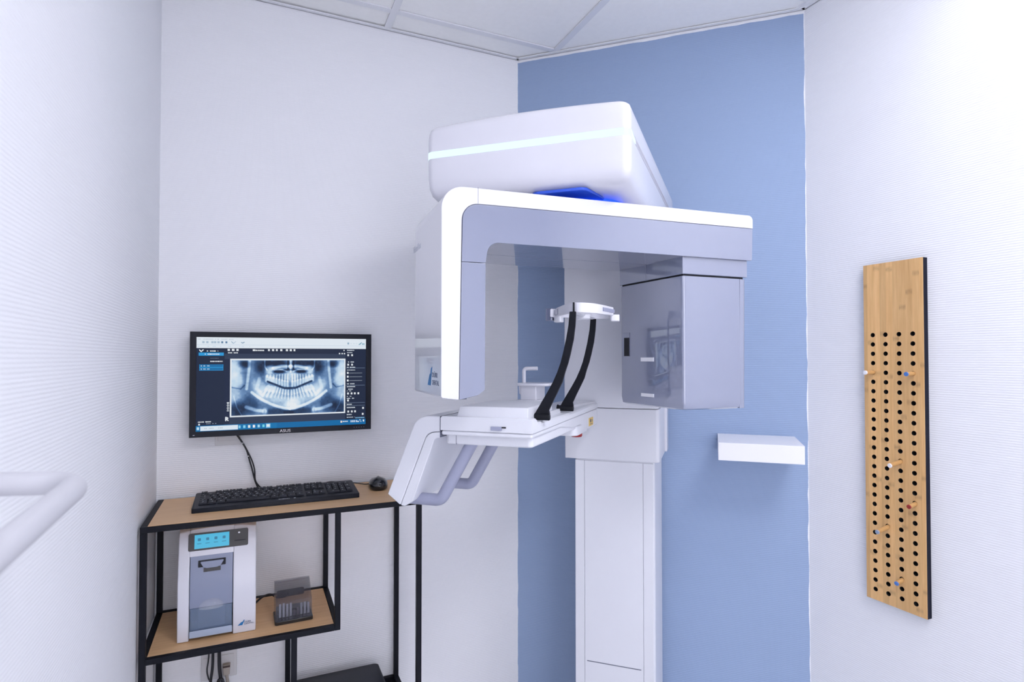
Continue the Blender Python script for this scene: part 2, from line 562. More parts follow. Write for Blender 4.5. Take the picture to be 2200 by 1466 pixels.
for k, (x, y) in enumerate(LIGHTS):
    t = empty('ceiling_light', (x + .312, y + .312, ZC), 0,
              ('square white LED panel in the ceiling beside the right wall' if k == 0 else 'square white LED panel in the ceiling above the viewer'), 'ceiling light')
    bm = BM()
    for a in (box,):
        a(bm, -.306, .306, -.306, -.290, -.001, .012); a(bm, -.306, .306, .290, .306, -.001, .012)
        a(bm, -.306, -.290, -.290, .290, -.001, .012); a(bm, .290, .306, -.290, .290, -.001, .012)
    obj('frame', bm, M_bar, t, smooth=False)
    bm = BM(); box(bm, -.290, .290, -.290, .290, .003, .010)
    obj('diffuser', bm, M_panel_low if k == 0 else M_panel, t, smooth=False)

# ------------------------------------------------------------------ panoramic x-ray machine
A0, N0 = 0.42, 0.15
unit = empty('x_ray_machine', Vector((MX, MY, 0)) + DU * A0 + DN * N0, math.atan2(DU.y, DU.x),
             'tall white dental panoramic x-ray machine with grey rotating arm against the blue wall', 'x-ray machine')
def D(a, n, z): return Vector((a - A0, N0 - n, z))
def dbox(bm, a0, a1, n0, n1, z0, z1): return box(bm, a0 - A0, a1 - A0, N0 - n1, N0 - n0, z0, z1)

# column
bm = BM(); dbox(bm, .294, .550, .02, .2875, .012, 1.12)
column = obj('column', bm, M_bodyS, unit, bev=.012, seg=4)
bm = BM(); dbox(bm, .24, .60, .0, .36, 0, .014)
obj('base_plate', bm, M_bodyS, unit, bev=.004)
bm = BM(); dbox(bm, .296, .3258, .280, .2905, .02, 1.085); obj('side_cover', bm, M_bodyS, column, bev=.0012)
bm = BM(); dbox(bm, .5142, .545, .280, .2905, .02, 1.085); obj('side_cover', bm, M_bodyS, column, bev=.0012)
bm = BM(); dbox(bm, .3270, .5130, .280, .2905, .02, 1.085); obj('front_panel', bm, M_bodyS, column, bev=.0012)
bm = BM()
prism(bm, [(.334, .4400), (.506, .4390), (.506, .4365), (.334, .4375)], lambda p: D(p[0], .2896, p[1]), lambda p: D(p[0], .2911, p[1]))
obj('slot', bm, M_seam, column)
# carriage
bm = BM()
plan = fillet([(.264, .300), (.5655, .300), (.5655, .09), (.264, .09)], [.004, .012, .002, .004], 4)
prism(bm, plan, lambda p: D(p[0], p[1], 1.0905), lambda p: D(p[0], p[1], 1.2560))
carriage = obj('carriage', bm, M_bodyS, unit, bev=.003)
bm = BM(); dbox(bm, .262, .5735, .03, .0885, 1.094, 1.2560); obj('rear_cover', bm, M_body, carriage, bev=.003)
for a, z in ((.30, 1.125), (.53, 1.125)):
    bm = BM(); lathe(bm, D(a, 0, z), [(.0001, -.2996), (.0045, -.2996), (.0045, -.3003), (.0001, -.3003)], 14, 'y')
    o = obj('plug', bm, M_bodyS, carriage)
# moving column above the carriage
bm = BM()
plan = fillet([(.262, .2995), (.562, .2995), (.562, .03), (.262, .03)], [.004, .012, .004, .004], 4)
prism(bm, plan, lambda p: D(p[0], p[1], 1.2572), lambda p: D(p[0], p[1], 1.815))
obj('upper_column', bm, M_bodyS, unit, bev=.003)

# head box (the arm support) ------------------------------------------------
def head_ring(z, nf, ins, crown=0.0, r=.020, grow=0.0):
    a0, a1, b0, b1 = .0544 + ins - grow, .5552 - ins + grow, .025 + ins - grow, .5925 - ins + grow
    pts = []
    def corner(cx, cy, s, e, k=6):
        for i in range(k + 1):
            th = s + (e - s) * i / k
            pts.append((cx + r * math.cos(th), cy + r * math.sin(th)))
    corner(b0 + r, .02 + r, PI, 1.5 * PI)
    corner(b1 - r, .02 + r, 1.5 * PI, 2 * PI)
    # right side
    for t in (.33, .66): pts.append((b1 + (a1 - b1) * t, .02 + r + (nf - r - .02 - r) * t))
    corner(a1 - r, nf - r, 0, .5 * PI)
    for t in (.1, .2, .3, .4, .5, .6, .7, .8, .9): pts.append((a1 - r + (a0 - a1 + 2 * r) * t, nf))
    corner(a0 + r, nf - r, .5 * PI, PI)
    for t in (.33, .66): pts.append((a0 + (b0 - a0) * t, nf - r + (.02 + 2 * r - nf) * t))
    mid, half = .305, .27
    return [D(a, n, z + crown * max(0, 1 - ((a - mid) / half) ** 2)) for a, n in pts]
bm = BM()
loft(bm, [head_ring(z, nf, ins, cr) for z, nf, ins, cr in (
    (1.8062, .74, .065, 0), (1.8066, .815, .041, 0), (1.8090, .841, .026, 0), (1.8140, .858, .013, 0), (1.8232, .8685, .0055, 0), (1.8389, .875, .001, 0), (1.8619, .8786, 0, 0),
    (1.9102, .880, 0, 0))])
head = obj('head_box', bm, M_body, unit, ang=50)
bm = BM()
loft(bm, [head_ring(z, nf, ins, cr) for z, nf, ins, cr in (
    (1.9272, .880, 0, 0), (1.9585, .8795, 0, .003), (1.9742, .878, .001, .0055), (1.9834, .8745, .004, .008), (1.9889, .868, .009, .009), (1.9912, .857, .020, .0097), (1.9917, .815, .055, .0097))])
obj('top_cover', bm, M_body, head, ang=50)
bm = BM()
loft(bm, [head_ring(1.9088, .876, .004), head_ring(1.9286, .876, .004)])
obj('inner_band', bm, M_body, head)
# LED strip: front and a short way round the right-hand corner
def strip_pts(off):
    pts = [(-.0015 - off, .715), ]
    full = head_ring(0, .880, 0, 0)
    P = [(p.x + A0, N0 - p.y) for p in full]
    front = [p for p in P if p[1] > .8585]
    return front
f = strip_pts(0)
f = [(.5580, .815)] + f
bm = BM()
rows = []
for i, (a, n) in enumerate(f):
    z0, z1 = 1.9105, 1.9269
    if i == 0: z0, z1 = 1.9107, 1.9176
    rows.append((a, n, z0, z1))
mid_a, mid_n = .30, .70
prev = None
for a, n, z0, z1 in rows:
    d = Vector((a - mid_a, n - mid_n)).normalized() * .0008
    q = Vector((a, n)) - Vector((a - mid_a, n - mid_n)).normalized() * .006
    ring = [bm.verts.new(D(a + d.x, n + d.y, z0)), bm.verts.new(D(a + d.x, n + d.y, z1)), bm.verts.new(D(q.x, q.y, z1)), bm.verts.new(D(q.x, q.y, z0))]
    if prev:
        for k in range(4): bm.faces.new((prev[k], prev[(k + 1) % 4], ring[(k + 1) % 4], ring[k]))
    else: bm.faces.new(ring)
    prev = ring
bm.faces.new(prev[::-1])
obj('light_strip', bm, M_strip, head, smooth=False)
bm = BM()
prism(bm, [(.5590, .812), (.5935, .04), (.585, .04), (.550, .812)], lambda p: D(p[0], p[1], 1.9104), lambda p: D(p[0], p[1], 1.9122))
obj('side_seam', bm, M_body, head)
# pivot between box and arm, with its blue light
AX, AN = .418, .692
bm = BM(); lathe(bm, D(AX, AN, 0), [(.0001, 1.780), (.080, 1.780), (.080, 1.808), (.0001, 1.808)], 32)
pivot = obj('pivot', bm, M_seam, unit)
bm = BM(); lathe(bm, D(AX, AN, 0), [(.084, 1.7935), (.094, 1.7935), (.094, 1.8045), (.084, 1.8045), (.084, 1.7935)], 40)
bm2 = bm
obj('blue_light', bm2, M_blue_led, pivot)
bm = BM()
pl = fillet([(.325, .865), (.452, .868), (.475, .785), (.49, .56), (.33, .56), (.295, .76)], .02, 4)
prism(bm, pl, lambda p: D(p[0], p[1], 1.8005), lambda p: D(p[0], p[1], 1.8080))
obj('pivot_collar', bm, plain('pivot_blue_glow', (0.02, 0.09, 0.62), 0.35, coat=.2), pivot, bev=.002)  # glow of the pivot's blue light put into the collar colour

# rotating C arm ------------------------------------------------------------
AR_O = Vector((0.52270, 1.14994, 0))
AR_ANG = R(-3.4341)
arm = None
def place_arm(o):
    """arm frame: x along the arm, y away from the viewer, z up"""
    th = math.atan2(DU.y, DU.x)
    q = AR_O - unit.location
    c, s = math.cos(-th), math.sin(-th)
    o.location = (q.x * c - q.y * s, q.x * s + q.y * c, 0)
    o.rotation_euler = (0, 0, AR_ANG - th)
T = 0.300
def arm_prism(pts, y0=0.0, y1=T):
    bm = BM()
    return prism(bm, pts, lambda p: Vector((p[0], y0, p[1])), lambda p: Vector((p[0], y1, p[1])))
# white cover
outer = fillet([(-.1785, 1.3285), (-.1785, 1.811), (.7145, 1.817), (.7145, 1.7815), (-.1305, 1.7750), (-.1372, 1.3228)],
               [.006, .052, .014, .001, .040, .003], 8)
arm = obj('rotating_arm', arm_prism(outer), M_body, unit, bev=.007, seg=4)
place_arm(arm)
bm = BM()
prism(bm, [(-.0926, 1.776), (-.0926, 1.8132), (-.0918, 1.8132), (-.0918, 1.776)], lambda p: Vector((p[0], -.0004, p[1])), lambda p: Vector((p[0], .001, p[1])))
obj('seam', bm, M_seam, arm, smooth=False)
# dark shadow joint between white and grey
joint = fillet([(-.1355, 1.324), (-.1290, 1.7763), (.713, 1.7830), (.713, 1.770), (-.110, 1.765), (-.118, 1.324)], [0, .038, 0, 0, .03, 0], 8)
obj('joint', arm_prism(joint, .003, T - .003), M_seam, arm, smooth=False)
# grey inlay, front and rear halves
inl = fillet([(-.1310, 1.6392), (-.1288, 1.7735), (.7135, 1.7800), (.7108, 1.6905), (-.0655, 1.6880), (-.0735, 1.6392)],
             [.001, .038, .001, .006, .028, .001], 8)
obj('grey_cover', arm_prism(inl, -.0005, .1565), M_grey, arm, bev=.0025)
obj('grey_cover', arm_prism(inl, .1575, T + .0005), M_grey, arm, bev=.0025)
sen = fillet([(-.1360, 1.3232), (-.1312, 1.6380), (-.0735, 1.6380), (-.0755, 1.3440), (-.0920, 1.3325)], [.001, .001, .001, .004, .01], 4)
sensor = obj('sensor_housing', arm_prism(sen, -.0005, T + .0005), M_grey, arm, bev=.0025)

# marks on the end face
def end_mtx(y, z): return frame_mtx((-.1786, y, z), (0, -1, 0), (0, 0, 1))
text_obj('logo_text', 'DÜRR', .0165, M_logo_d, arm, end_mtx(.090, 1.3725), sx=1.25)
text_obj('logo_text', 'DENTAL', .0165, M_logo_d, arm, end_mtx(.090, 1.3545), sx=1.12)
for k, (y0, h, sh) in enumerate(((.140, .030, .036), (.122, .046, .030))):
    bm = BM()
    prism(bm, [(y0, 1.352), (y0 - .017, 1.352), (y0 - .017 - sh * .55, 1.352 + h), (y0 - sh * .62, 1.352 + h * .9)],
          lambda p: Vector((-.1788, p[0], p[1])), lambda p: Vector((-.1782, p[0], p[1])))
    obj('logo_mark', bm, M_logo_b, arm, smooth=False)
text_obj('model_text', 'VistaVox', .026, M_logo_g, arm, end_mtx(.325, 1.7080), sx=1.05)

# x-ray source at the right-hand end
neck = [(.4830, .008), (.7010, .008), (.7010, .292), (.4605, .292)]
def on_inner(d, z, out=0.0):
    """point on the source's inner face, d from its near edge"""
    u = Vector((-.0225, .284, 0)).normalized()
    nn = Vector((-u.y, u.x, 0))
    return Vector((.483, .008, z)) + u * d + nn * out
def split_neck(d0, d1):
    a, b = on_inner(d0, 0), on_inner(d1, 0)
    return [(a.x, a.y), (.7010, a.y), (.7010, b.y), (b.x, b.y)]
srcneck = None
for d0, d1 in ((0, .1565), (.1573, .285)):
    bm = BM(); prism(bm, split_neck(d0, d1), lambda p: Vector((*p, 1.6435)), lambda p: Vector((*p, 1.6915)))
    o = obj('source_neck', bm, M_grey, arm, bev=.0022)
bm = BM(); prism(bm, [(.489, .014), (.690, .014), (.690, .286), (.467, .286)], lambda p: Vector((*p, 1.632)), lambda p: Vector((*p, 1.650)))
obj('source_gap', bm, M_gap, arm, smooth=False)
bm = BM()
P = fillet([(.4835, .008), (.6735, .008), (.6735, .292), (.4610, .292)], [.008, .001, .001, .012], 4)
Q = [(x + (.012 if x < .58 else 0), y) for x, y in P]
loft(bm, [[Vector((*p, z)) for p in pp] for pp, z in ((P, 1.6385), (P, 1.300), ([(x + .002, y) for x, y in P], 1.290), ([(x * .985 + .0095, y * .985 + .002) for x, y in P], 1.2815), ([(x * .93 + .042, y * .93 + .011) for x, y in P], 1.2775))])
source = obj('x_ray_source', bm, M_grey, arm, ang=50)
bm = BM(); prism(bm, fillet([(.6748, .008), (.6960, .008), (.6960, .292), (.6748, .292)], [.001, .010, .010, .001], 4), lambda p: Vector((p[0] - .004 * (1.64 - 1.2785) / .36, p[1], 1.2785)), lambda p: Vector((*p, 1.6385)))
obj('end_cap', bm, M_grey, source, bev=.003)
def inner_plate(name, d0, d1, z0, z1, mat, t0=-.0005, t1=.0008, par=None):
    bm = BM()
    prism(bm, [(d0, z0), (d1, z0), (d1, z1), (d0, z1)], lambda p: on_inner(p[0], p[1], t1), lambda p: on_inner(p[0], p[1], t0))
    return obj(name, bm, mat, par or source, smooth=False)
inner_plate('window_frame', .233, .272, 1.4225, 1.4950, M_seam, t1=.0005)
inner_plate('window_cover', .2338, .2712, 1.4235, 1.4942, M_grey, t1=.0008)
inner_plate('window', .2345, .2605, 1.4240, 1.4795, M_gap, t1=.0012)
inner_plate('marker', .122, .180, 1.4080, 1.4195, M_tipw, t1=.0010)
inner_plate('marker', .122, .179, 1.3055, 1.3150, M_tipw, t1=.0010)

# the arm was drawn at nominal size; bring its meshes to the measured size
ARM_SIZE = 25 / 27
def resize(o):
    o.data.transform(Matrix.Translation((0, 0, 1.42 * (1 - ARM_SIZE))) @ Matrix.Diagonal((ARM_SIZE, ARM_SIZE, ARM_SIZE, 1)))
resize(arm)
for o in arm.children_recursive: resize(o)

# patient support -----------------------------------------------------------
def side_a(n): return .350 + (.945 - n) / .645 * .0222
ST = [(.945, .128, .337, 0), (.915, .128, .337, 0), (.905, .128, .333, .0105), (.72, .128, .333, .0105), (.60, .128, .333, .0105), (.52, .215, .335, .009), (.44, .250, .345, .006), (.30, .262, .366, .004)]
bm = BM()
rings = []
for n, aL, aT, dz in ST:                    # dz: how far the ledge beside the block lies below the top
    sa = side_a(n)
    z0 = 1.252 + (.945 - n) / .645 * .005
    zt_ = 1.2842 - (.945 - n) / .645 * .006
    zl = zt_ - dz - .0004
    rings.append([D(aL, n, z0), D(sa, n, z0), D(sa, n, zl - .004), D(sa - .004, n, zl), D(aT + .0006, n, zl), D(aT, n, zt_), D(aL + .004, n, zt_), D(aL, n, zt_ - .004)])
loft(bm, rings)
support = obj('patient_support', bm, M_bodyS, unit, bev=.003)
bm = BM()
rings = []
for n, aL, aT, dz in ST:
    sa = side_a(n) - .0015
    z0 = 1.252 + (.945 - n) / .645 * .004
    lo = 1.2405 if n > .70 else (1.225 if n > .5 else 1.204)
    rings.append([D(aL + .001, n - .001, lo), D(sa, n - .001, lo), D(sa, n - .001, z0 - .0006), D(aL + .001, n - .001, z0 - .0006)])
loft(bm, rings)
obj('support_rim', bm, M_bodyS, support, bev=.005, seg=4)
bm = BM()
prism(bm, fillet([(.130, .925), (.343, .925), (.355, .66), (.366, .31), (.272, .31), (.262, .56), (.130, .70)], [.012, .012, 0, .01, .01, 0, .03], 4),
      lambda p: D(p[0], p[1], 1.2175), lambda p: D(p[0], p[1], 1.2420))
lower = obj('support_tray', bm, M_bodyS, support, bev=.005, seg=4)
bm = BM(); prism(bm, [(.1585, .9256), (.1593, .9256), (.1593, .92), (.1585, .92)], lambda p: D(p[0], p[1], 1.218), lambda p: D(p[0], p[1], 1.2405)); obj('seam', bm, M_seam, support, smooth=False)
bm = BM()
prism(bm, fillet([(.300, .565), (.363, .565), (.366, .42), (.300, .42)], .02, 5), lambda p: D(p[0], p[1], 1.198), lambda p: D(p[0], p[1], 1.225))
obj('button_pod', bm, M_bodyS, support, bev=.004)
bm = BM(); lathe(bm, D(.343, .480, 0), [(.0001, 1.1865), (.015, 1.1865), (.017, 1.189), (.017, 1.2), (.0001, 1.2)], 24)
obj('stop_button', bm, M_red, support)
bm = BM(); prism(bm, [(.415, 1.2105), (.366, 1.2105), (.366, 1.2345), (.415, 1.2345)], lambda p: D(side_a(p[0]) + .0006, p[0], p[1]), lambda p: D(side_a(p[0]) - .002, p[0], p[1]))
lab = obj('warning_label', bm, M_yellow, support, smooth=False)
lab['label'] = 'small yellow printed label'
for n0_, n1_, z0_, z1_ in ((.408, .396, 1.2215, 1.2310), (.390, .372, 1.2270, 1.2285), (.390, .372, 1.2225, 1.2240), (.408, .376, 1.2150, 1.2165)):
    bm = BM(); prism(bm, [(n0_, z0_), (n1_, z0_), (n1_, z1_), (n0_, z1_)], lambda p: D(side_a(p[0]) + .0011, p[0], p[1]), lambda p: D(side_a(p[0]), p[0], p[1]))
    obj('print_mark', bm, M_seam, lab, smooth=False)
# raised block on top
bm = BM()
P = [(.160, .925), (.333, .925), (.331, .71), (.165, .71)]
loft(bm, [[D(a, n, 1.2830) for a, n in P], [D(a + (.006 if a < .2 else 0), n - (.004 if n > .8 else -.004), 1.3045) for a, n in P], [D(a + (.010 if a < .2 else -.002), n - (.006 if n > .8 else -.006), 1.3065) for a, n in P]])
obj('raised_block', bm, M_bodyS, support, bev=.002)
# usb stylus on the front edge
bm = BM(); dbox(bm, .2535, .2790, .9435, .9500, 1.2568, 1.2652); st = obj('key_switch', bm, M_handle, support, bev=.0012)
bm = BM(); dbox(bm, .2790, .2885, .9440, .9475, 1.2622, 1.2650); obj('key_tip', bm, M_gap, st)
# seam at the left end of the platform
bm = BM(); dbox(bm, .1272, .1281, .60, .9462, 1.2350, 1.2838); obj('seam', bm, M_seam, support, smooth=False)

# control panel wing on the left
NF, NB = .945, .705
wing = fillet([(.1275, 1.2838), (.068, 1.2838), (-.0108, 1.0945), (.0230, 1.0705), (.0936, 1.2450), (.1275, 1.2485)], [0, .045, .003, .003, .030, 0], 8)
bm = BM(); prism(bm, wing, lambda p: D(p[0], NF, p[1]), lambda p: D(p[0], NB, p[1]))
panel = obj('control_panel', bm, M_bodyS, unit, bev=.004, seg=4)
lip = fillet([(.1275, 1.2475), (.0942, 1.2440), (.0237, 1.0702), (.0350, 1.0690), (.0560, 1.0830), (.1130, 1.2325), (.1275, 1.2335)], [0, .030, .002, .01, .02, .012, 0], 8)
bm = BM(); prism(bm, lip, lambda p: D(p[0], NF - .0012, p[1]), lambda p: D(p[0], NB + .001, p[1]))
obj('panel_underside', bm, M_bodyS, panel, bev=.009, seg=5)
for k, n in enumerate((.905, .722)):
    bm = BM()
    path = round_path([D(.020, n, 1.0800), D(.1105, n, 1.0805), D(.2040, n, 1.2440)], .024, 8)
    tube(bm, path, .0150, 16, .0145, up0=(0, 1, 0))
    obj('handle', bm, M_handle, panel, ang=60)

# chin rest and bite block
bm = BM()
prism(bm, fillet([(.2285, .702), (.2906, .702), (.2906, .590), (.2285, .590)], .008, 4), lambda p: D(p[0], p[1], 1.2830), lambda p: D(p[0], p[1], 1.3068))
chin = obj('chin_rest', bm, M_body, unit, bev=.002)
bm = BM(); prism(bm, fillet([(.2390, .693), (.2830, .693), (.2884, .625), (.2390, .625)], .003, 3), lambda p: D(p[0], p[1], 1.3066), lambda p: D(p[0], p[1], 1.3440)); obj('post', bm, M_body, chin, bev=.0015)
bm = BM(); prism(bm, [(.2350, 1.324), (.2405, 1.318), (.2405, 1.343), (.2335, 1.343)], lambda p: D(p[0], .69, p[1]), lambda p: D(p[0], .64, p[1])); obj('clip', bm, M_body, chin, bev=.001)
bm = BM(); prism(bm, fillet([(.2290, .705), (.3179, .700), (.3179, .622), (.2290, .618)], .014, 5), lambda p: D(p[0], p[1], 1.3437), lambda p: D(p[0], p[1], 1.3517)); obj('tray', bm, M_body, chin, bev=.003)
bm = BM(); tube(bm, round_path([D(.2435, .675, 1.348), D(.2435, .675, 1.3895), D(.2812, .675, 1.3905)], .008, 6), .0039, 12, .0052); bite = obj('bite_block', bm, M_body, chin, ang=60)

# temple arms: flat black rubber strips bending up from hinges
prof = [(1.278, .3370, .3660), (1.2903, .3340, .3690), (1.2985, .3385, .3672), (1.3206, .3518, .3776), (1.3424, .3650, .3885), (1.3640, .3770, .3990), (1.3857, .3868, .4050), (1.4072, .3946, .4122), (1.4286, .4003, .4178),
        (1.4606, .4076, .4248), (1.4922, .4132, .4288), (1.5239, .4160, .4306)]
for k, n in enumerate((.87, .63)):
    bm = BM()
    loft(bm, [[D(a0, n + .004, z), D(a1, n + .004, z), D(a1, n - .004, z), D(a0, n - .004, z)] for z, a0, a1 in prof])
    o = obj('temple_arm', bm, M_rubber, unit, bev=.0012)
    bm = BM(); lathe(bm, D(0, n, 1.2825), [(.0001, .3240), (.0095, .3240), (.0098, .3265), (.0080, .3275), (.0080, .3665), (.0070, .3685), (.0001, .3685)], 18, 'x')
    obj('hinge', bm, M_rubber, o)
    if k == 0:
        bm = BM(); dbox(bm, .4240, .4280, n + .0035, n + .0052, 1.521, 1.5446); obj('strap_end', bm, M_rubber, o)

# head holder: a white horseshoe band around the patient's head
half = [(.3402, .735), (.3611, .775), (.3893, .825), (.4135, .858), (.4308, .87), (.4495, .867), (.4689, .85), (.4842, .805), (.4959, .745)]
zt = [1.5403, 1.5427, 1.544, 1.5446, 1.5447, 1.5441, 1.5433, 1.5424, 1.5416]
zb = [1.5204, 1.5206, 1.5211, 1.5213, 1.5216, 1.5208, 1.52, 1.5199, 1.5221]
pp = smooth_path([(a, n, i) for i, (a, n) in enumerate(half)], 4)
def hold_half(sign):
    bm = BM(); rings = []
    for p in pp:
        i = max(0, min(len(half) - 1.001, p.z)); k = int(i); f_ = i - k
        top = zt[k] + (zt[min(k + 1, 8)] - zt[k]) * f_; bot = zb[k] + (zb[min(k + 1, 8)] - zb[k]) * f_
        n = p.y if sign > 0 else 1.50 - p.y
        c = Vector((.421, .75)); q = Vector((p.x, n)); inn = q + (c - q).normalized() * .008
        rings.append([D(q.x, q.y, bot), D(q.x, q.y, top), D(inn.x, inn.y, top), D(inn.x, inn.y, bot)])
    return loft(bm, rings)
holder = obj('head_holder', hold_half(1), M_body, unit, bev=.002)
obj('rear_band', hold_half(-1), M_body, holder, bev=.002)
def hpad(name, pts, z0, z1, mat):
    bm = BM(); prism(bm, pts, lambda p: D(p[0], p[1], z0), lambda p: D(p[0], p[1], z1))
    return obj(name, bm, mat, holder, bev=.002)
hpad('pad', fillet([(.3212, .738), (.3404, .744), (.3440, .722), (.3250, .718)], .004), 1.5122, 1.5447, M_grey)
hpad('pad', fillet([(.3440, .742), (.3640, .750), (.3670, .727), (.3460, .722)], .004), 1.5081, 1.5226, M_bodyS)
hpad('pad', fillet([(.4868, .742), (.5084, .736), (.5050, .712), (.4850, .717)], .004), 1.5086, 1.5249, M_body)
hpad('slot_insert', [(.3436, .7455), (.3650, .7825), (.3636, .7835), (.3422, .7465)], 1.5257, 1.5381, M_grey)
hpad('slot_insert', [(.4815, .8160), (.4963, .7430), (.4978, .7435), (.4830, .8165)], 1.5275, 1.5366, M_handle)
bm = BM(); lathe(bm, D(.421, .75, 0), [(.0001, 1.513), (.015, 1.513), (.018, 1.516), (.018, 1.5248), (.0001, 1.5248)], 24); obj('hub', bm, M_bodyS, holder)
bm = BM(); tube(bm, [D(.421, .64, 1.5235), D(.421, .86, 1.5235)], .0035, 8, .009); obj('cross_bar', bm, M_bodyS, holder)

# ------------------------------------------------------------------ floating shelf on the blue wall
bm = BM(); dbox(bm, .7385, .9830, .0005, .2290, 1.0980, 1.1535)
shelf = obj('wall_shelf', bm, M_shelf, None, bev=.0012, seg=2)
shelf.location = unit.location; shelf.rotation_euler = unit.rotation_euler
tag(shelf, 'thick white floating shelf mounted on the blue wall, nothing on it', 'shelf')

# ------------------------------------------------------------------ bamboo peg board on the right wall
PX = RX - 0.020
board = empty('peg_board', (RX, 1.068, 0.707), 0, 'tall narrow bamboo peg board with rows of round holes on white wall', 'peg board')
def B_(x, y, z): return (x - RX, y - 1.068, z - .707)
cols = [1.0127, 1.0505, 1.0890, 1.1265]
rows_ = [1.4858 - i * .027685 for i in range(28)]
Y0, Y1, Z0, Z1 = .9840, 1.1535, .707, 1.6955
HR, NS = .0066, 16
bm = BM()
ye = [Y0] + [(a + b) / 2 for a, b in zip([cols[0] - .0375] + cols, cols + [cols[-1] + .0375])] + [Y1]
ye[1] = cols[0] - .0187; ye[-2] = cols[-1] + .0187
ze = [rows_[-1] - .01384 + i * .027685 for i in range(29)]
def rect(y0, y1, z0, z1): face(bm, [B_(PX, y0, z0), B_(PX, y1, z0), B_(PX, y1, z1), B_(PX, y0, z1)])
rect(Y0, ye[1], ze[0], ze[-1]); rect(ye[-2], Y1, ze[0], ze[-1]); rect(Y0, Y1, Z0, ze[0]); rect(Y0, Y1, ze[-1], Z1)
for ci, cy in enumerate(cols):
    for rz in rows_:
        y0, y1, z0, z1 = ye[ci + 1], ye[ci + 2], rz - .01384, rz + .01384
        circ, rim, deep = [], [], []
        for k in range(NS):
            th = 2 * PI * (k + .5) / NS
            c, s = math.cos(th), math.sin(th)
            circ.append(bm.verts.new(B_(PX, cy + HR * c, rz + HR * s)))
            deep.append(bm.verts.new(B_(PX + .013, cy + HR * c, rz + HR * s)))
            t = min(((y1 - cy) / c) if c > 0 else ((y0 - cy) / c), ((z1 - rz) / s) if s > 0 else ((z0 - rz) / s))
            rim.append((cy + t * c, rz + t * s))
        rv = [bm.verts.new(B_(PX, *p)) for p in rim]
        corners = {NS // 8 - 1: (y1, z1), 3 * NS // 8 - 1: (y0, z1), 5 * NS // 8 - 1: (y0, z0), 7 * NS // 8 - 1: (y1, z0)}
        for k in range(NS):
            j = (k + 1) % NS
            if abs(rim[k][0] - rim[j][0]) > 1e-6 and abs(rim[k][1] - rim[j][1]) > 1e-6:
                cc = (y1 if (rim[k][0] + rim[j][0]) / 2 > cy else y0, z1 if (rim[k][1] + rim[j][1]) / 2 > rz else z0)
                bm.faces.new((circ[k], rv[k], bm.verts.new(B_(PX, *cc)), rv[j], circ[j]))
            else:
                bm.faces.new((circ[k], rv[k], rv[j], circ[j]))
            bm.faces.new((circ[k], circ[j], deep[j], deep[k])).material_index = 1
# thin veneer edge
for a, b in (((Y0, Z0), (Y1, Z0)), ((Y1, Z0), (Y1, Z1)), ((Y1, Z1), (Y0, Z1)), ((Y0, Z1), (Y0, Z0))):
    face(bm, [B_(PX, *a), B_(PX, *b), B_(PX + .0015, *b), B_(PX + .0015, *a)])
bmesh.ops.remove_doubles(bm, verts=bm.verts[:], dist=1e-6)
obj('bamboo_face', bm, [M_bamboo, M_hole], board, smooth=False)
bm = BM()
x0, x1 = PX + .0016 - RX, -.0003
ya, yb, za, zb_ = Y0 - 1.068, Y1 - 1.068, 0, Z1 - .707
box(bm, x1 - .006, x1, ya, yb, za, zb_)
box(bm, x0, x1 - .006, ya, ya + .004, za, zb_); box(bm, x0, x1 - .006, yb - .004, yb, za, zb_)
box(bm, x0, x1 - .006, ya + .004, yb - .004, za, za + .004); box(bm, x0, x1 - .006, ya + .004, yb - .004, zb_ - .004, zb_)
obj('black_core', bm, M_core, board, smooth=False)

def peg(col, row, length, droop, tip, label):
    t = empty('peg', (PX + .012, cols[col], rows_[row]), 0, label, 'peg', 'wooden pegs in the peg board')
    t.rotation_euler = (0, R(-droop), 0)
    L_ = length + .012
    bm = BM(); lathe(bm, (0, 0, 0), [(.0001, 0), (.0060, 0), (.0060, -L_ + .002), (.0001, -L_ + .002)], 18, 'x')
    obj('dowel', bm, M_peg, t)
    bm = BM(); lathe(bm, (0, 0, 0), [(.0001, -L_ + .0025), (.0061, -L_ + .0025), (.0061, -L_), (.0055, -L_ - .0008), (.0001, -L_ - .0008)], 18, 'x')
    o = obj('tip', bm, tip, t)
    return t
peg(3, 4, .036, 0, M_tipw, 'white-tipped wooden peg high in the left hole column of the board')
peg(0, 4, .032, 2, M_tipb, 'blue-tipped wooden peg high in the right hole column of the board')
peg(1, 13, .049, 9, M_tipw, 'white-tipped wooden peg near the middle of the bamboo board')
peg(0, 17, .028, 10, M_tipr, 'red-tipped wooden peg, the only red one on the board')
peg(2, 20, .048, 11, M_tipg, 'greyish blue-tipped peg in the lower half, second hole column from left')
peg(1, 25, .026, 14, M_tipb, 'blue-tipped wooden peg, lowest one near the board bottom')

# ------------------------------------------------------------------ grab rail on the left wall
rail = empty('handrail', (XL, .76, 1.278), 0, 'blurred white tubular handrail on the left wall, close to viewer', 'handrail')
def RL(x, y, z): return Vector((x - XL, y - .76, z - 1.278))
bm = BM()
tube(bm, round_path([RL(-.267, .772, 1.289), RL(-.171, .772, 1.283), RL(-.171, -1.2, 1.222), RL(-.267, -1.2, 1.222)], .034, 12), .0125, 20)
obj('tube', bm, M_rail, rail, ang=60)
for y, zf in ((.772, 1.289), (-1.2, 1.222)):
    bm = BM(); lathe(bm, RL(XL, y, zf), [(.0001, .0005), (.030, .0005), (.030, .005), (.027, .007), (.0001, .007)], 28, 'x'); obj('wall_flange', bm, M_rail, rail)

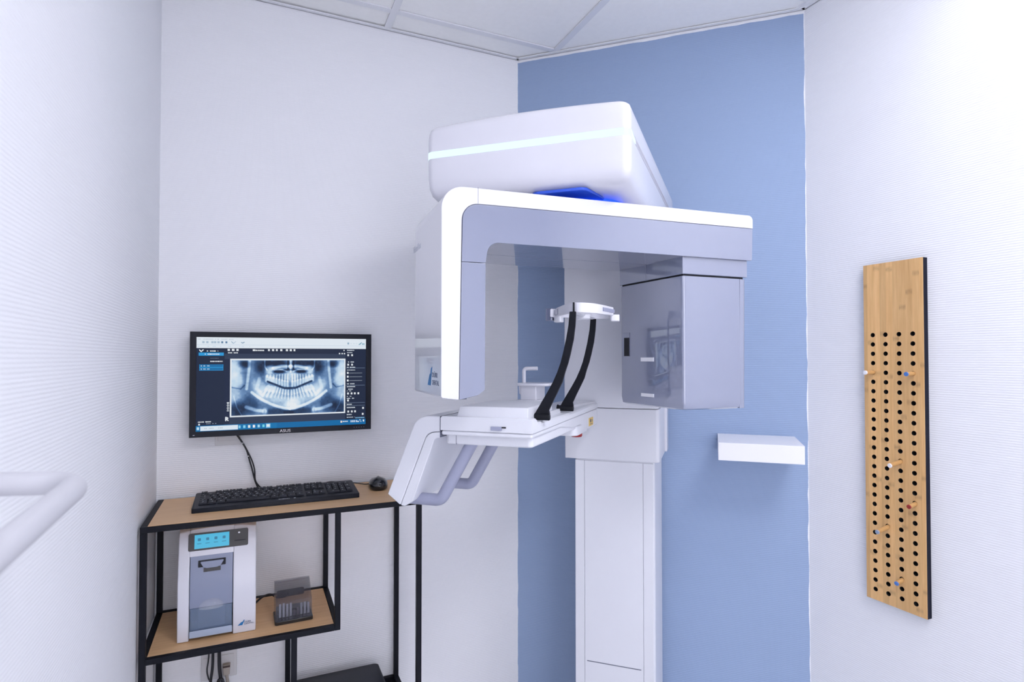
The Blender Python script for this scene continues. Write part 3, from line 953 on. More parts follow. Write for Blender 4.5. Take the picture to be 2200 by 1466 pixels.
# ------------------------------------------------------------------ console table (black tube frame, oak boards)
desk = empty('console_table', (.107, 1.90, 0), 0, 'black steel console table with two oak shelves in the left corner', 'table')
def K(x, y, z): return Vector((x - .107, y - 1.90, z))
DX0, DX1, DY0, DY1, DZ = -.2610, .4770, 1.7420, 2.0600, .9842
tt = .0155
def dtube(name, x0, x1, y0, y1, z0, z1):
    bm = BM(); p, q = K(x0, y0, z0), K(x1, y1, z1)
    box(bm, p.x, q.x, p.y, q.y, p.z, q.z)
    return obj(name, bm, M_blackmetal, desk, bev=.0012, seg=2)
ZB = .298
for x in (DX0, DX1 - tt):
    for y in (DY0, DY1 - tt):
        dtube('leg', x, x + tt, y, y + tt, 0, DZ - tt)
for y in (DY0, DY1 - tt): dtube('rail', DX0, DX1, y, y + tt, DZ - tt, DZ)
for x in (DX0, DX1 - tt): dtube('rail', x, x + tt, DY0 + tt, DY1 - tt, DZ - tt, DZ)
SX1, SZ = .2365, .6470
for y in (DY0, DY1 - tt):
    dtube('post', SX1 - tt, SX1, y, y + tt, SZ - tt, DZ - tt)
    dtube('rail', DX0 + tt, SX1 - tt, y, y + tt, SZ - tt, SZ)
for x in (DX0, SX1 - tt): dtube('rail', x, x + tt, DY0 + tt, DY1 - tt, SZ - tt, SZ)
PX0 = .1035
for y in (DY0, DY1 - tt):
    dtube('post', PX0, PX0 + tt, y, y + tt, 0, SZ - tt)
    dtube('rail', PX0 + tt, DX1 - tt, y, y + tt, ZB - tt, ZB)
for x in (PX0, DX1 - tt): dtube('rail', x, x + tt, DY0 + tt, DY1 - tt, ZB - tt, ZB)
def dboard(name, x0, x1, y0, y1, z0, z1):
    bm = BM(); p, q = K(x0, y0, z0), K(x1, y1, z1); box(bm, p.x, q.x, p.y, q.y, p.z, q.z)
    return obj(name, bm, M_blackmetal if z0 < .4 else M_oak, desk, bev=.0006, seg=1)
dboard('table_top', DX0 + tt + .001, DX1 - tt - .001, DY0 + .005, DY1 - .006, DZ - .012, DZ + .0012)
dboard('shelf_board', DX0 + tt + .001, SX1 - tt - .001, DY0 + .010, DY1 - tt - .001, SZ - .012, SZ - .0015)
dboard('shelf_board', PX0 + tt + .001, DX1 - tt - .001, DY0 + tt + .001, DY1 - tt - .001, ZB - .0145, ZB - .011)
TOP = DZ + .0013

# ------------------------------------------------------------------ keyboard
kb = empty('keyboard', (.0755, 1.913, TOP), 0, 'black full size keyboard on the oak console top below the monitor', 'keyboard')
KW, KD = .458, .156
bm = BM()
x0, x1, y0, y1 = -KW / 2, KW / 2, -KD / 2, KD / 2
P = fillet([(x0, y0), (x1, y0), (x1, y1), (x0, y1)], .006, 3)
def kz(y): return .0125 + (y - y0) / KD * .0115
loft(bm, [[(x, y, 0.0) for x, y in P], [(x, y, kz(y) - .001) for x, y in P], [(x * .996, y * .99, kz(y)) for x, y in P]])
obj('case', bm, M_plastic, kb, ang=40)
key_mesh = {}
tilt = math.atan2(.0115, KD)
def key(x, y, wu, hu=1.0):
    k_ = (wu, hu)
    if k_ not in key_mesh:
        bm = BM(); w_, h_ = wu * .019 - .0014, hu * .019 - .0014
        loft(bm, [[(-w_ / 2, -h_ / 2, 0), (w_ / 2, -h_ / 2, 0), (w_ / 2, h_ / 2, 0), (-w_ / 2, h_ / 2, 0)],
                  [(-w_ / 2 + .0012, -h_ / 2 + .001, .0042), (w_ / 2 - .0012, -h_ / 2 + .001, .0042), (w_ / 2 - .0012, h_ / 2 - .001, .0042), (-w_ / 2 + .0012, h_ / 2 - .001, .0042)]])
        o = obj('key', bm, M_key, kb, smooth=False)
        key_mesh[k_] = o
    else:
        o = dup(key_mesh[k_], kb)
    o.location = (x + wu * .0095, y, kz(y) + .0004); o.rotation_euler = (tilt, 0, 0)
    legends.append((x + wu * .0095, y, wu))
legends = []
def row(x, y, ws):
    for w_ in ws:
        if w_ > 0: key(x, y, w_)
        x += abs(w_) * .019
XM = x0 + .0135
yr = [.064, .040, .0210, .0020, -.0170, -.0360]
row(XM, yr[0], [1, -1, 1, 1, 1, 1, -.5, 1, 1, 1, 1, -.5, 1, 1, 1, 1])
row(XM, yr[1], [1] * 13 + [2])
row(XM, yr[2], [1.5] + [1] * 12 + [1.5])
row(XM, yr[3], [1.75] + [1] * 11 + [2.25])
row(XM, yr[4], [1.25] + [1] * 11 + [2.75])
row(XM, yr[5], [1.25, 1.25, 1.25, 6.25, 1.25, 1.25, 1.25, 1.25])
XN = XM + .285 + .0055
row(XN, yr[0], [1, 1, 1]); row(XN, yr[1], [1, 1, 1]); row(XN, yr[2], [1, 1, 1]); row(XN, yr[4], [-1, 1]); row(XN, yr[5], [1, 1, 1])
XP = XN + .057 + .0055
row(XP, yr[1], [1] * 4); row(XP, yr[2], [1] * 3); row(XP, yr[3], [1] * 3); row(XP, yr[4], [1] * 3); row(XP, yr[5], [2, 1])
key(XP + .057, (yr[2] + yr[3]) / 2, 1, 2); key(XP + .057, (yr[4] + yr[5]) / 2, 1, 2)
bm = BM()
for x, y, wu in legends:
    if wu > 3: continue
    cx, cy = x - .0022, y + .0018
    zz = kz(y) + .0048
    for q in range(2):
        ww, hh = random.uniform(.0014, .0030), random.uniform(.0014, .0036)
        ox, oy = random.uniform(-.002, .002), random.uniform(-.003, .002)
        p = [(cx + ox, cy + oy), (cx + ox + ww, cy + oy), (cx + ox + ww, cy + oy + hh), (cx + ox, cy + oy + hh)]
        face(bm, [(a, b, zz + (b - y) * math.tan(tilt)) for a, b in p])
obj('key_legends', bm, M_legend, kb, smooth=False)
text_obj('brand_text', 'CHERRY', .0078, M_legend, kb, frame_mtx((-.004, -.0640, kz(-.064) + .0002), (1, 0, 0), (0, 1, tilt)), depth=.0001, sx=1.1)
bm = BM(); lathe(bm, (.0415, -.0608, kz(-.0608)), [(.0001, 0), (.0030, 0), (.0030, .0004), (.0001, .0004)], 14); obj('brand_mark', bm, M_legend, kb)

# ------------------------------------------------------------------ mouse with its cable
ms = empty('computer_mouse', (.383, 1.945, TOP), R(-8), 'black computer mouse with silver wheel line beside the keyboard', 'mouse')
bm = BM()
rings = []
for z, s, sy in ((0, .86, .90), (.006, 1.0, 1.0), (.016, .985, .99), (.024, .90, .93), (.031, .70, .76), (.0355, .40, .48), (.0370, .1, .14)):
    ring = []
    for k in range(28):
        th = 2 * PI * k / 28
        c, s_ = math.cos(th), math.sin(th)
        ring.append((.031 * s * math.copysign(abs(c) ** .75, c), .051 * sy * math.copysign(abs(s_) ** .85, s_), z * (1 - .12 * s_)))
    rings.append(ring)
loft(bm, rings)
obj('body', bm, M_plastic_gl, ms, ang=70)
bm = BM(); lathe(bm, (0, -.024, .0300), [(.0001, -.0025), (.0075, -.0025), (.0075, .0025), (.0001, .0025)], 18, 'x'); obj('scroll_wheel', bm, M_plastic, ms)
bm = BM(); tube(bm, [(.0, -.016, .0362), (.0, .005, .0375), (.0, .024, .0362)], .0011, 6); obj('wheel_line', bm, M_logo_s, ms)
bm = BM(); lathe(bm, (0, -.034, .0315), [(.0001, 0), (.0016, 0), (.0016, .0008), (.0001, .0008)], 10); obj('logo_dot', bm, M_legend, ms)
bm = BM()
inv = Matrix.Rotation(R(8), 4, 'Z') @ Matrix.Translation((-.383, -1.945, -TOP))
pth = smooth_path([(.372, 1.985, .995), (.352, 2.005, .9885), (.325, 2.035, .989), (.287, 2.040, .993), (.240, 2.040, .9995), (.211, 2.038, .9935), (.167, 2.030, .989), (.138, 2.020, .988), (.10, 2.012, .988)], 6)
tube(bm, [inv @ Vector(p) for p in pth], .0017, 8); obj('mouse_cable', bm, M_cable, ms, ang=60)

# ------------------------------------------------------------------ monitor
mon = empty('monitor', (.0965, 2.0, 1.337), 0, 'black wide monitor on the white wall showing a dental panoramic x-ray', 'monitor')
W_, H_ = .272, .1615
bm = BM()
box(bm, -W_, W_, .0065, .030, -H_, H_)
obj('back_housing', bm, M_plastic, mon, bev=.004)
bm = BM()
SXa, SXb, SZa, SZb = -.2545, .2545, -.1440, .1450
for q in ((-W_, W_, SZb, H_), (-W_, W_, -H_, SZa), (-W_, SXa, SZa, SZb), (SXb, W_, SZa, SZb)):
    box(bm, q[0], q[1], 0, .0064, q[2], q[3])
obj('bezel', bm, M_plastic, mon, smooth=False)
bm = BM(); box(bm, -.06, .06, .030, .0645, -.06, .06); obj('wall_mount', bm, M_blackmetal, mon, bev=.003)
bm = BM(); box(bm, -.16, .16, .030, .045, -.11, .08); obj('rear_bulge', bm, M_plastic, mon, bev=.006)
text_obj('brand_text', 'ASUS', .0125, M_logo_s, mon, frame_mtx((-.0005, -.0004, -.1572), (1, 0, 0), (0, 0, 1)), align='CENTER', sx=1.15)
bm = BM()
for k in range(5): box(bm, .215 + k * .008, .217 + k * .008, -.0004, .001, -.1535, -.1525)
obj('button_marks', bm, M_logo_g, mon, smooth=False)
bm = BM(); box(bm, -.262, -.257, -.0004, .001, -.1555, -.1535); obj('status_mark', bm, M_logo_g, mon, smooth=False)

# picture on the screen: painted per point of a fine grid
GW, GH = 480, 272
yy, xx = np.mgrid[0:GH, 0:GW].astype(np.float32)
U = xx / (GW - 1); V = yy / (GH - 1)      # V runs downwards
IMG = np.zeros((GH, GW, 3), np.float32)
def fill(u0, u1, v0, v1, c):
    m_ = (U >= u0) & (U <= u1) & (V >= v0) & (V <= v1)
    IMG[m_] = c
navy, navy2, white_, sky_ = (.020, .030, .065), (.038, .055, .105), (.90, .95, 1.0), (.03, .36, .78)
IMG[:] = navy
fill(0, 1, 0, .118, (.84, .92, 1.0)); fill(0, 1, .078, .082, (.60, .72, .88))
fill(.152, .868, .118, 1, navy2); fill(.152, .180, .235, .93, (.02, .03, .07)); fill(.152, .868, .118, .175, navy)
rng = np.random.RandomState(3)
def dash(u0, u1, v, h, c, dens=.75):
    u = u0
    while u < u1:
        ww = rng.uniform(.003, .008)
        if rng.rand() < dens: fill(u, min(u1, u + ww), v, v + h, c)
        u += ww + .002
for u in (.03, .052, .078, .093, .112, .132, .155): fill(u, u + .012, .042, .066, (.45, .58, .72) if u < .13 else (.12, .24, .40))
fill(.88, .89, .042, .066, (.3, .45, .6))
def line(p, q, wd, c):
    p, q = np.array(p), np.array(q)
    asp = 1.76
    d = (q - p) * np.array([asp, 1]); L2 = max(1e-9, (d ** 2).sum())
    t = np.clip((((U - p[0]) * asp) * d[0] + (V - p[1]) * d[1]) / L2, 0, 1)
    dist = np.hypot((U - p[0]) * asp - t * d[0], (V - p[1]) - t * d[1])
    IMG[dist < wd] = c
line((.188, .045), (.200, .066), .003, (.35, .5, .66)); line((.200, .066), (.212, .045), .003, (.35, .5, .66))
line((.244, .052), (.25, .062), .004, (.2, .34, .5)); line((.25, .062), (.26, .050), .004, (.2, .34, .5))
dash(.01, .20, .018, .010, (.62, .70, .82)); dash(.01, .30, .095, .008, (.62, .74, .88), .4)
dash(.955, .99, .05, .018, (.2, .45, .6)); line((.955, .066), (.972, .042), .004, (.05, .3, .45))
for u in (.90, .918, .935): fill(u, u + .008, .048, .062, (.70, .80, .9))
# left column
line((.016, .135), (.025, .155), .005, white_); line((.025, .155), (.036, .135), .005, white_)
dash(.055, .115, .142, .010, white_); fill(.012, .148, .163, .197, sky_); dash(.045, .125, .176, .012, white_, .9)
dash(.05, .12, .222, .005, (.25, .3, .4)); dash(.075, .140, .253, .012, white_, .9)
fill(.016, .146, .288, .357, (.03, .35, .75)); fill(.018, .144, .291, .319, (.015, .17, .42)); fill(.018, .144, .325, .354, (.015, .17, .42))
for v in (.300, .334): fill(.023, .029, v, v + .012, white_); dash(.036, .07, v, .010, (.55, .75, .95))
dash(.012, .080, .893, .012, white_, .9); fill(.013, .022, .918, .935, white_); dash(.05, .11, .918, .008, (.3, .35, .45), .5)
# top bar
for u in (.168, .192, .216): fill(u, u + .013, .124, .145, white_)
dash(.170, .225, .160, .010, white_, .9); fill(.308, .322, .126, .146, white_); dash(.325, .372, .132, .012, white_, .9)
for u in (.395, .419, .441, .467, .500, .524, .545): fill(u, u + .012, .124, .146, white_)
fill(.855, .861, .128, .142, white_)
for u in (.825, .842, .858): fill(u, u + .008, .163, .178, white_)
# right column
for v, n_ in ((.128, 1), (.155, 1), (.265, 1), (.328, 1), (.358, 1), (.52, 1), (.553, 1), (.583, 1), (.602, 1), (.665, 1), (.690, 1), (.76, 1), (.795, 1), (.878, 1), (.908, 1)):
    dash(.878, rng.uniform(.905, .935), v, .010, (.80, .88, .97), .9)
for v in (.345, .55, .75, .785): fill(.872, .995, v - .008, v - .004, (.20, .27, .40))
for u, v in ((.880, .178), (.904, .178), (.880, .288), (.904, .288), (.878, .386), (.878, .430), (.878, .475), (.880, .625), (.902, .625), (.924, .625), (.946, .625), (.880, .708), (.882, .835), (.904, .835), (.926, .835), (.978, .80), (.975, .87)):
    fill(u, u + .011, v, v + .022, white_)
for v in (.396, .441, .486): fill(.892, .975, v, v + .003, (.45, .52, .62))
# task bar
fill(0, 1, .938, 1, (.01, .19, .47)); fill(.45, 1, .938, 1, (.008, .16, .42))
fill(.024, .228, .945, .995, (.80, .90, 1.0)); dash(.036, .16, .966, .010, (.55, .62, .72), .6)
fill(.006, .017, .955, .985, (.60, .85, 1.0))
for u, c in ((.232, (.3, .75, 1)), (.258, (.3, .75, 1)), (.286, (.9, .95, .95)), (.313, (.95, .97, 1)), (.34, (.45, .8, 1)), (.367, (.2, .75, .9))): fill(u, u + .012, .955, .985, c)
fill(.388, .412, .945, .99, (.30, .66, .95)); fill(.392, .408, .955, .98, white_)
fill(.838, .848, .950, .972, (1, .85, .72)); dash(.853, .892, .953, .012, white_, .9)
for u in (.902, .914, .926, .938): fill(u, u + .007, .950, .972, (.8, .9, 1))
dash(.947, .97, .943, .010, white_, .9); dash(.945, .972, .962, .010, white_, .9); fill(.982, .991, .945, .970, white_); dash(.935, .992, .917, .012, (.3, .65, 1), .9)
# R marker and the upright name beside the x-ray
for p, q in (((.161, .860), (.161, .895)), ((.161, .862), (.171, .866)), ((.171, .866), (.171, .874)), ((.171, .876), (.161, .879)), ((.164, .879), (.173, .895))): line(p, q, .0055, white_)
for k in range(7):
    v = .70 + k * .0145
    fill(.166, .178, v, v + .009, white_) if k % 2 == 0 else fill(.169, .177, v, v + .008, (.8, .88, .96))
# the panoramic x-ray itself
xu0, xu1, xv0, xv1 = .183, .868, .230, .862
sx = (U - xu0) / (xu1 - xu0); sy_ = (V - xv0) / (xv1 - xv0)
inside = (sx >= 0) & (sx <= 1) & (sy_ >= 0) & (sy_ <= 1)
PX_, PY_ = sx * 1975, sy_ * 960            # crop-like units
I = np.full_like(U, .44)
def g(cx, cy, rx, ry, a, ang=0.0):
    global I
    c, s = math.cos(ang), math.sin(ang)
    dx, dy = PX_ - cx, PY_ - cy
    e = ((dx * c + dy * s) / rx) ** 2 + ((-dx * s + dy * c) / ry) ** 2
    I = I + a * np.exp(-e ** 2 * .7)
def stroke(pts, wd, a, mode='add'):
    global I
    best = np.full_like(U, 1e9)
    for (x0_, y0_), (x1_, y1_) in zip(pts, pts[1:]):
        dx, dy = x1_ - x0_, y1_ - y0_
        t = np.clip(((PX_ - x0_) * dx + (PY_ - y0_) * dy) / (dx * dx + dy * dy), 0, 1)
        best = np.minimum(best, np.hypot(PX_ - x0_ - t * dx, PY_ - y0_ - t * dy))
    k_ = np.exp(-(best / wd) ** 4)
    I = I + a * k_ if mode == 'add' else I * (1 - k_) + a * k_
W2 = 1975
def mirror(f_, *a, **k): f_(*a, **k)
for sgn in (0, 1):
    mx_ = (lambda x: W2 - x) if sgn else (lambda x: x)
    ms_ = -1 if sgn else 1
    g(mx_(60), 160, 110, 130, .36); g(mx_(90), 360, 120, 110, .34); g(mx_(70), 600, 90, 140, .22)
    g(mx_(230), 90, 100, 60, -.40); g(mx_(260), 330, 60, 200, -.10); g(mx_(520), 110, 130, 120, -.36); g(mx_(470), 300, 90, 160, -.12)
    g(mx_(780), 75, 190, 55, -.42); g(mx_(120), 860, 130, 150, -.38); g(mx_(330), 760, 120, 160, -.28); g(mx_(800), 900, 220, 70, -.34)
    g(mx_(560), 780, 150, 110, -.06)
    stroke([(mx_(310), 30), (mx_(300), 200), (mx_(280), 380), (mx_(265), 500)], 26, .34)
    stroke([(mx_(560), 30), (mx_(565), 140), (mx_(600), 190)], 12, .30)
    g(mx_(640), 190, 70, 70, .42); stroke([(mx_(700), 160), (mx_(850), 125), (mx_(1000), 130)], 26, .42)
    stroke([(mx_(720), 190), (mx_(860), 185), (mx_(930), 215)], 10, .30)
    g(mx_(790), 218, 110, 26, -.50, .04 * ms_); g(mx_(930), 190, 60, 14, -.40)
    g(mx_(470), 470, 95, 150, .28, -.5 * ms_); stroke([(mx_(475), 330), (mx_(430), 500), (mx_(520), 600)], 30, .18)
    stroke([(mx_(350), 560), (mx_(450), 640), (mx_(560), 708), (mx_(680), 768), (mx_(800), 814), (mx_(900), 842), (mx_(988), 852)], 24, .46)
    g(mx_(620), 590, 190, 120, .12)
    g(mx_(700), 640, 300, 90, .14); g(mx_(850), 740, 160, 80, .16)
    stroke([(mx_(260), 800), (mx_(430), 860), (mx_(570), 880)], 30, .40); g(mx_(570), 880, 40, 55, .30); g(mx_(560), 885, 20, 30, -.3)
    stroke([(mx_(60), 620), (mx_(110), 800), (mx_(200), 950)], 8, .20)
    stroke([(mx_(20), 470), (mx_(170), 500), (mx_(230), 440)], 12, -.22)
    # upper teeth
    for k in range(8):
        x = 948 - k * 47 - (k > 4) * (k - 4) * 6
        yb_ = 480 - (k / 7) ** 1.2 * 90
        yt = 265 + (k / 7) ** 1.5 * 20
        wd = 20 + (k > 4) * 12
        stroke([(mx_(x), yb_ - wd * .7), (mx_(x - 2), yb_ - 90)], wd, .33); stroke([(mx_(x), yb_ - 90), (mx_(x + 4), yt)], wd * .62, .26)
        stroke([(mx_(x + 23), yb_ - 100), (mx_(x + 23), yt + 20)], 5, -.16)
    stroke([(mx_(610), 385), (mx_(760), 445), (mx_(890), 500), (mx_(985), 500)], 17, .06, 'set')
    # lower teeth
    for k in range(8):
        x = 960 - k * 44 - (k > 4) * (k - 4) * 10
        yt = 535 - (k / 7) ** 1.1 * 85
        lean = k * 13
        wd = 15 + (k > 4) * 15
        stroke([(mx_(x), yt + wd * .5), (mx_(x - lean * .4), yt + 70)], wd, .34); stroke([(mx_(x - lean * .4), yt + 70), (mx_(x - lean), 690 - k * 9)], wd * .6, .26)
        stroke([(mx_(x - 22 - lean * .5), yt + 90), (mx_(x - 22 - lean), 650 - k * 9)], 5, -.14)
g(988, 60, 70, 40, .2); stroke([(1000, 20), (1000, 230)], 14, .36); stroke([(955, 40), (955, 170)], 16, -.5); stroke([(1045, 40), (1045, 170)], 16, -.5)
g(1010, 300, 110, 90, .30); g(1040, 770, 110, 90, .34); g(985, 820, 120, 60, .2); stroke([(985, 520), (985, 930)], 5, -.16)
nzs = rng.rand(GH // 6 + 2, GW // 6 + 2)
big = np.kron(nzs, np.ones((6, 6)))[:GH, :GW]
I = np.clip(I + (big - .5) * .07 + (rng.rand(GH, GW) - .5) * .04, 0.02, 1)
I = np.where(PY_ < 30, np.maximum(I, .75), I)
brd = (sx < .013) | (sx > .987) | (sy_ < .022) | (sy_ > .975)
I = np.where(brd, .98, I)
stops = np.array([0, .25, .5, .75, 1.0])
cr_, cg_, cb_ = np.array([.012, .045, .19, .60, .90]), np.array([.018, .11, .34, .78, .95]), np.array([.045, .26, .60, .95, 1.0])
xr = np.stack([np.interp(I, stops, c) for c in (cr_, cg_, cb_)], -1)
IMG[inside] = xr[inside]
bm_me = bpy.data.meshes.new('screen')
px = SXa + (SXb - SXa) * U; pz = SZb + (SZa - SZb) * V
co = np.stack([px, np.full_like(px, .0045), pz], -1).reshape(-1, 3)
idx = np.arange(GW * GH).reshape(GH, GW)
quads = np.stack([idx[:-1, :-1], idx[1:, :-1], idx[1:, 1:], idx[:-1, 1:]], -1).reshape(-1, 4)
bm_me.vertices.add(len(co)); bm_me.vertices.foreach_set('co', co.ravel())
bm_me.loops.add(quads.size); bm_me.loops.foreach_set('vertex_index', quads.ravel().astype(np.int32))
bm_me.polygons.add(len(quads)); bm_me.polygons.foreach_set('loop_start', (np.arange(len(quads)) * 4).astype(np.int32))
bm_me.update(calc_edges=True)
ca = bm_me.color_attributes.new('picture', 'FLOAT_COLOR', 'POINT')
ca.data.foreach_set('color', np.concatenate([IMG, np.ones((GH, GW, 1), np.float32)], -1).ravel())
m, t, N, L, b = nt('screen_picture')
at = N.new('ShaderNodeAttribute'); at.attribute_name = 'picture'
b.inputs['Base Color'].default_value = (0.002, 0.002, 0.003, 1); b.inputs['Roughness'].default_value = 0.35; b.inputs['Specular IOR Level'].default_value = 0.08
L.new(at.outputs['Color'], b.inputs['Emission Color']); b.inputs['Emission Strength'].default_value = 0.85
bm_me.materials.append(m)
scr = link(bpy.data.objects.new('screen', bm_me)); scr.parent = mon

# white outlet half hidden behind the monitor
ou = empty('wall_outlet', (-.075, YB, 1.185), 0, 'cream wall outlet plate half hidden under the monitor', 'outlet')
bm = BM(); box(bm, -.033, .040, -.008, -.0003, -.045, .040); obj('plate', bm, M_socket, ou, bev=.0015)
bm = BM(); box(bm, -.025, .033, -.012, -.008, -.030, .035); obj('insert', bm, M_socket, ou, bev=.001)

# cables from the monitor down to the table
cb = empty('monitor_cables', (-.035, 2.045, 1.17), 0, 'two black cables tied together hanging from monitor to table', 'cable')
def C_(p): return Vector(p) - Vector((-.035, 2.045, 1.17))
pts = [(-.060, 2.045, 1.195), (-.041, 2.046, 1.165), (-.031, 2.046, 1.149), (-.017, 2.046, 1.122), (-.008, 2.047, 1.089), (.000, 2.047, 1.059), (.009, 2.046, 1.021), (.022, 2.040, .993), (.036, 2.022, .9905)]
bm = BM(); tube(bm, smooth_path([C_(p) for p in pts], 6), .0024, 8); obj('cable', bm, M_cable, cb, ang=60)
bm = BM(); tube(bm, smooth_path([C_((p[0] + .002 + (.005 if 4 <= i <= 5 else 0) + (.010 if i > 6 else 0), p[1] - .004, p[2] - .001)) for i, p in enumerate(pts)], 6), .0022, 8); obj('cable', bm, M_cable, cb, ang=60)
for p in ((-.029, 2.044, 1.146), (-.0125, 2.045, 1.103)):
    bm = BM(); lathe(bm, C_(p), [(.004, -.0012), (.0048, -.0012), (.0048, .0012), (.004, .0012)], 12); o = obj('cable_tie', bm, M_tie, cb)

# ------------------------------------------------------------------ plate scanner on the middle shelf
SHZ = SZ - .0014
sc = empty('plate_scanner', (-.085, 1.90, SHZ), 0, 'white and grey x-ray plate scanner with cyan display on the oak shelf', 'scanner')
def Q(x, y, z): return Vector((x + .085, y - 1.90, z - .6456))
def sprof(inset=0.0):
    return [(1.806 + inset, .6460), (1.804 + inset, .70), (1.804 + inset, .8130), (1.8075 + inset, .822), (1.829 + inset, .9160), (1.840 + inset, .9330), (1.862 + inset, .9385), (1.985, .9380), (1.995, .925), (1.995, .6460)]
def sbody(bm, x0, x1, prof, arch=0.0, steps=1):
    rings = []
    for i in range(steps + 1):
        x = x0 + (x1 - x0) * i / steps
        k = 1 - ((x + .085) / .0975) ** 2
        rings.append([Q(x, y, z + (arch * k if z > .93 else arch * k * .6 if z > .91 else 0)) for y, z in prof])
    return loft(bm, rings)
prof = sprof()
bm = BM(); sbody(bm, -.1825, -.1540, prof, .009, 4); housing = obj('side_housing', bm, M_scan, sc, bev=.0035, ang=40)
bm = BM(); sbody(bm, -.0465, .0125, prof, .009, 6); obj('side_housing', bm, M_scan, sc, bev=.0035, ang=40)
up = [(1.8190, .871), (1.829, .9160), (1.840, .9330), (1.862, .9385), (1.985, .9380), (1.995, .925), (1.995, .871)]
bm = BM(); sbody(bm, -.1545, -.0460, up, .009, 8); obj('top_housing', bm, M_scan, sc, smooth=True, ang=40)
gp = [(1.8060, .7335), (1.8060, .8125), (1.8092, .8215), (1.8200, .8715), (1.99, .8715), (1.99, .7335)]
bm = BM(); sbody(bm, -.1530, -.0475, gp); obj('grey_front', bm, M_scan_g, sc, bev=.0015)
bm = BM(); sbody(bm, -.1540, -.0465, [(1.90, .648), (1.90, .7333), (1.985, .7333), (1.985, .648)]); obj('inner_wall', bm, M_scan_d, sc)
# slanted face parts: y on the slope for a height z
def slope(z): return 1.8075 + (z - .822) / (.9160 - .822) * .0215
def splate(name, x0, x1, z0, z1, mat, t=.0012, par=sc, arch=0.0, extra=0.0, r=.002):
    P = fillet([(x0, z0), (x1, z0), (x1, z1), (x0, z1)], r, 3) if r else [(x0, z0), (x1, z0), (x1, z1), (x0, z1)]
    bm = BM(); prism(bm, P, lambda p: Q(p[0], slope(p[1]) - t - extra, p[1]), lambda p: Q(p[0], slope(p[1]) + .002 - extra, p[1]))
    return obj(name, bm, mat, par, smooth=False)
bz = splate('display_frame', -.1590, -.0090, .8855, .9305, M_scan_d, .0015, r=.004)
splate('display', -.1440, -.0575, .8905, .9265, M_lcd, .0022, bz, r=0)
for k in range(4):
    x = -.136 + k * .0205
    splate('icon', x, x + .0075, .9105, .9175, M_lcd_ink, .0026, bz, r=.0012)
    splate('icon', x - .0015, x + .009, .9025, .9040, M_lcd_ink, .0026, bz, r=0)
splate('button', -.0350, -.0300, .9195, .9235, M_legend, .0024, bz, r=.001)
splate('model_text', -.0440, -.0160, .8995, .9020, M_gap, .0019, bz, r=0)
# plate slot and its flap
sl = splate('slot', -.1335, -.0655, .8420, .8590, M_gap, .0006, sc, r=.001)
bm = BM(); prism(bm, fillet([(-.1295, .8565), (-.069, .8565), (-.078, .8425), (-.086, .8390), (-.113, .8390), (-.121, .8425)], .002, 3), lambda p: Q(p[0], slope(p[1]) - .0045, p[1]), lambda p: Q(p[0], slope(p[1]) - .0005, p[1])); obj('flap', bm, M_scan_g, sl, bev=.001)
bm = BM(); prism(bm, [(-.120, .8385), (-.078, .8385), (-.078, .8290), (-.120, .8290)], lambda p: Q(p[0], slope(p[1]) - .0012, p[1]), lambda p: Q(p[0], slope(p[1]) + .001, p[1])); obj('recess', bm, M_scan_d, sl, smooth=False)
# collecting drawer
bm = BM()
for q in ((-.1520, -.0485, 1.808, 1.8105, .6640, .7325), (-.1520, -.1490, 1.8105, 1.898, .6640, .7200), (-.0515, -.0485, 1.8105, 1.898, .6640, .7200)):
    p0, p1 = Q(q[0], q[2], q[4]), Q(q[1], q[3], q[5]); box(bm, p0.x, p1.x, p0.y, p1.y, p0.z, p1.z)
dr = obj('drawer', bm, M_drawer, sc, smooth=False)
bm = BM(); prism(bm, [(1.8020, .6750), (1.8000, .6560), (1.806, .6540), (1.898, .6540), (1.898, .6640), (1.808, .6640)], lambda p: Q(-.1530, p[0], p[1]), lambda p: Q(-.0478, p[0], p[1])); obj('drawer_front', bm, plain('drawer_lip', (.36, .43, .56), .35), dr, bev=.0015)
bm = BM(); prism(bm, [(-.134, .668), (-.066, .668), (-.066, .722), (-.074, .731), (-.126, .731), (-.134, .722)], lambda p: Q(p[0], 1.830, p[1]), lambda p: Q(p[0], 1.870, p[1])); obj('cup', bm, plain('cup_grey', (.30, .34, .47), .4), dr, bev=.003)
bm = BM()
rings = []
for k in range(7):
    th = k / 6 * PI / 2
    r_, z_ = .031 * math.cos(th) + .0001, .732 + .024 * math.sin(th)
    rings.append([Q(-.100 + r_ * math.cos(2 * PI * j / 24), 1.801 + .012 + r_ * .55 * math.sin(2 * PI * j / 24) - .008, z_) for j in range(24)])
loft(bm, rings); obj('clear_dome', bm, M_dome, dr, ang=60)
# logo on the right-hand pillar
for k, (x_, h) in enumerate(((-.0335, .0085), (-.0275, .0135))):
    bm = BM(); prism(bm, [(x_, .6680), (x_ + .0055, .6680), (x_ + .0115, .6680 + h), (x_ + .0090, .6680 + h)], lambda p: Q(p[0], 1.8036, p[1]), lambda p: Q(p[0], 1.8050, p[1]))
    obj('logo_mark', bm, M_logo_b, sc, smooth=False)
for s_, z_ in (('DÜRR', .6742), ('DENTAL', .6688)):
    text_obj('logo_text', s_, .0056, M_logo_d, sc, frame_mtx(Q(-.0170, 1.8034, z_), (1, 0, 0), (0, 0, 1)), depth=.0001, sx=1.15)
# black lead behind the scanner on the shelf
bm = BM(); tube(bm, smooth_path([Q(.005, 1.97, .653), Q(.03, 1.992, .665), Q(.055, 2.0, .668), Q(.075, 2.0, .655), Q(.10, 2.01, .650)], 5), .003, 8); obj('power_lead', bm, M_cable, sc, ang=60)

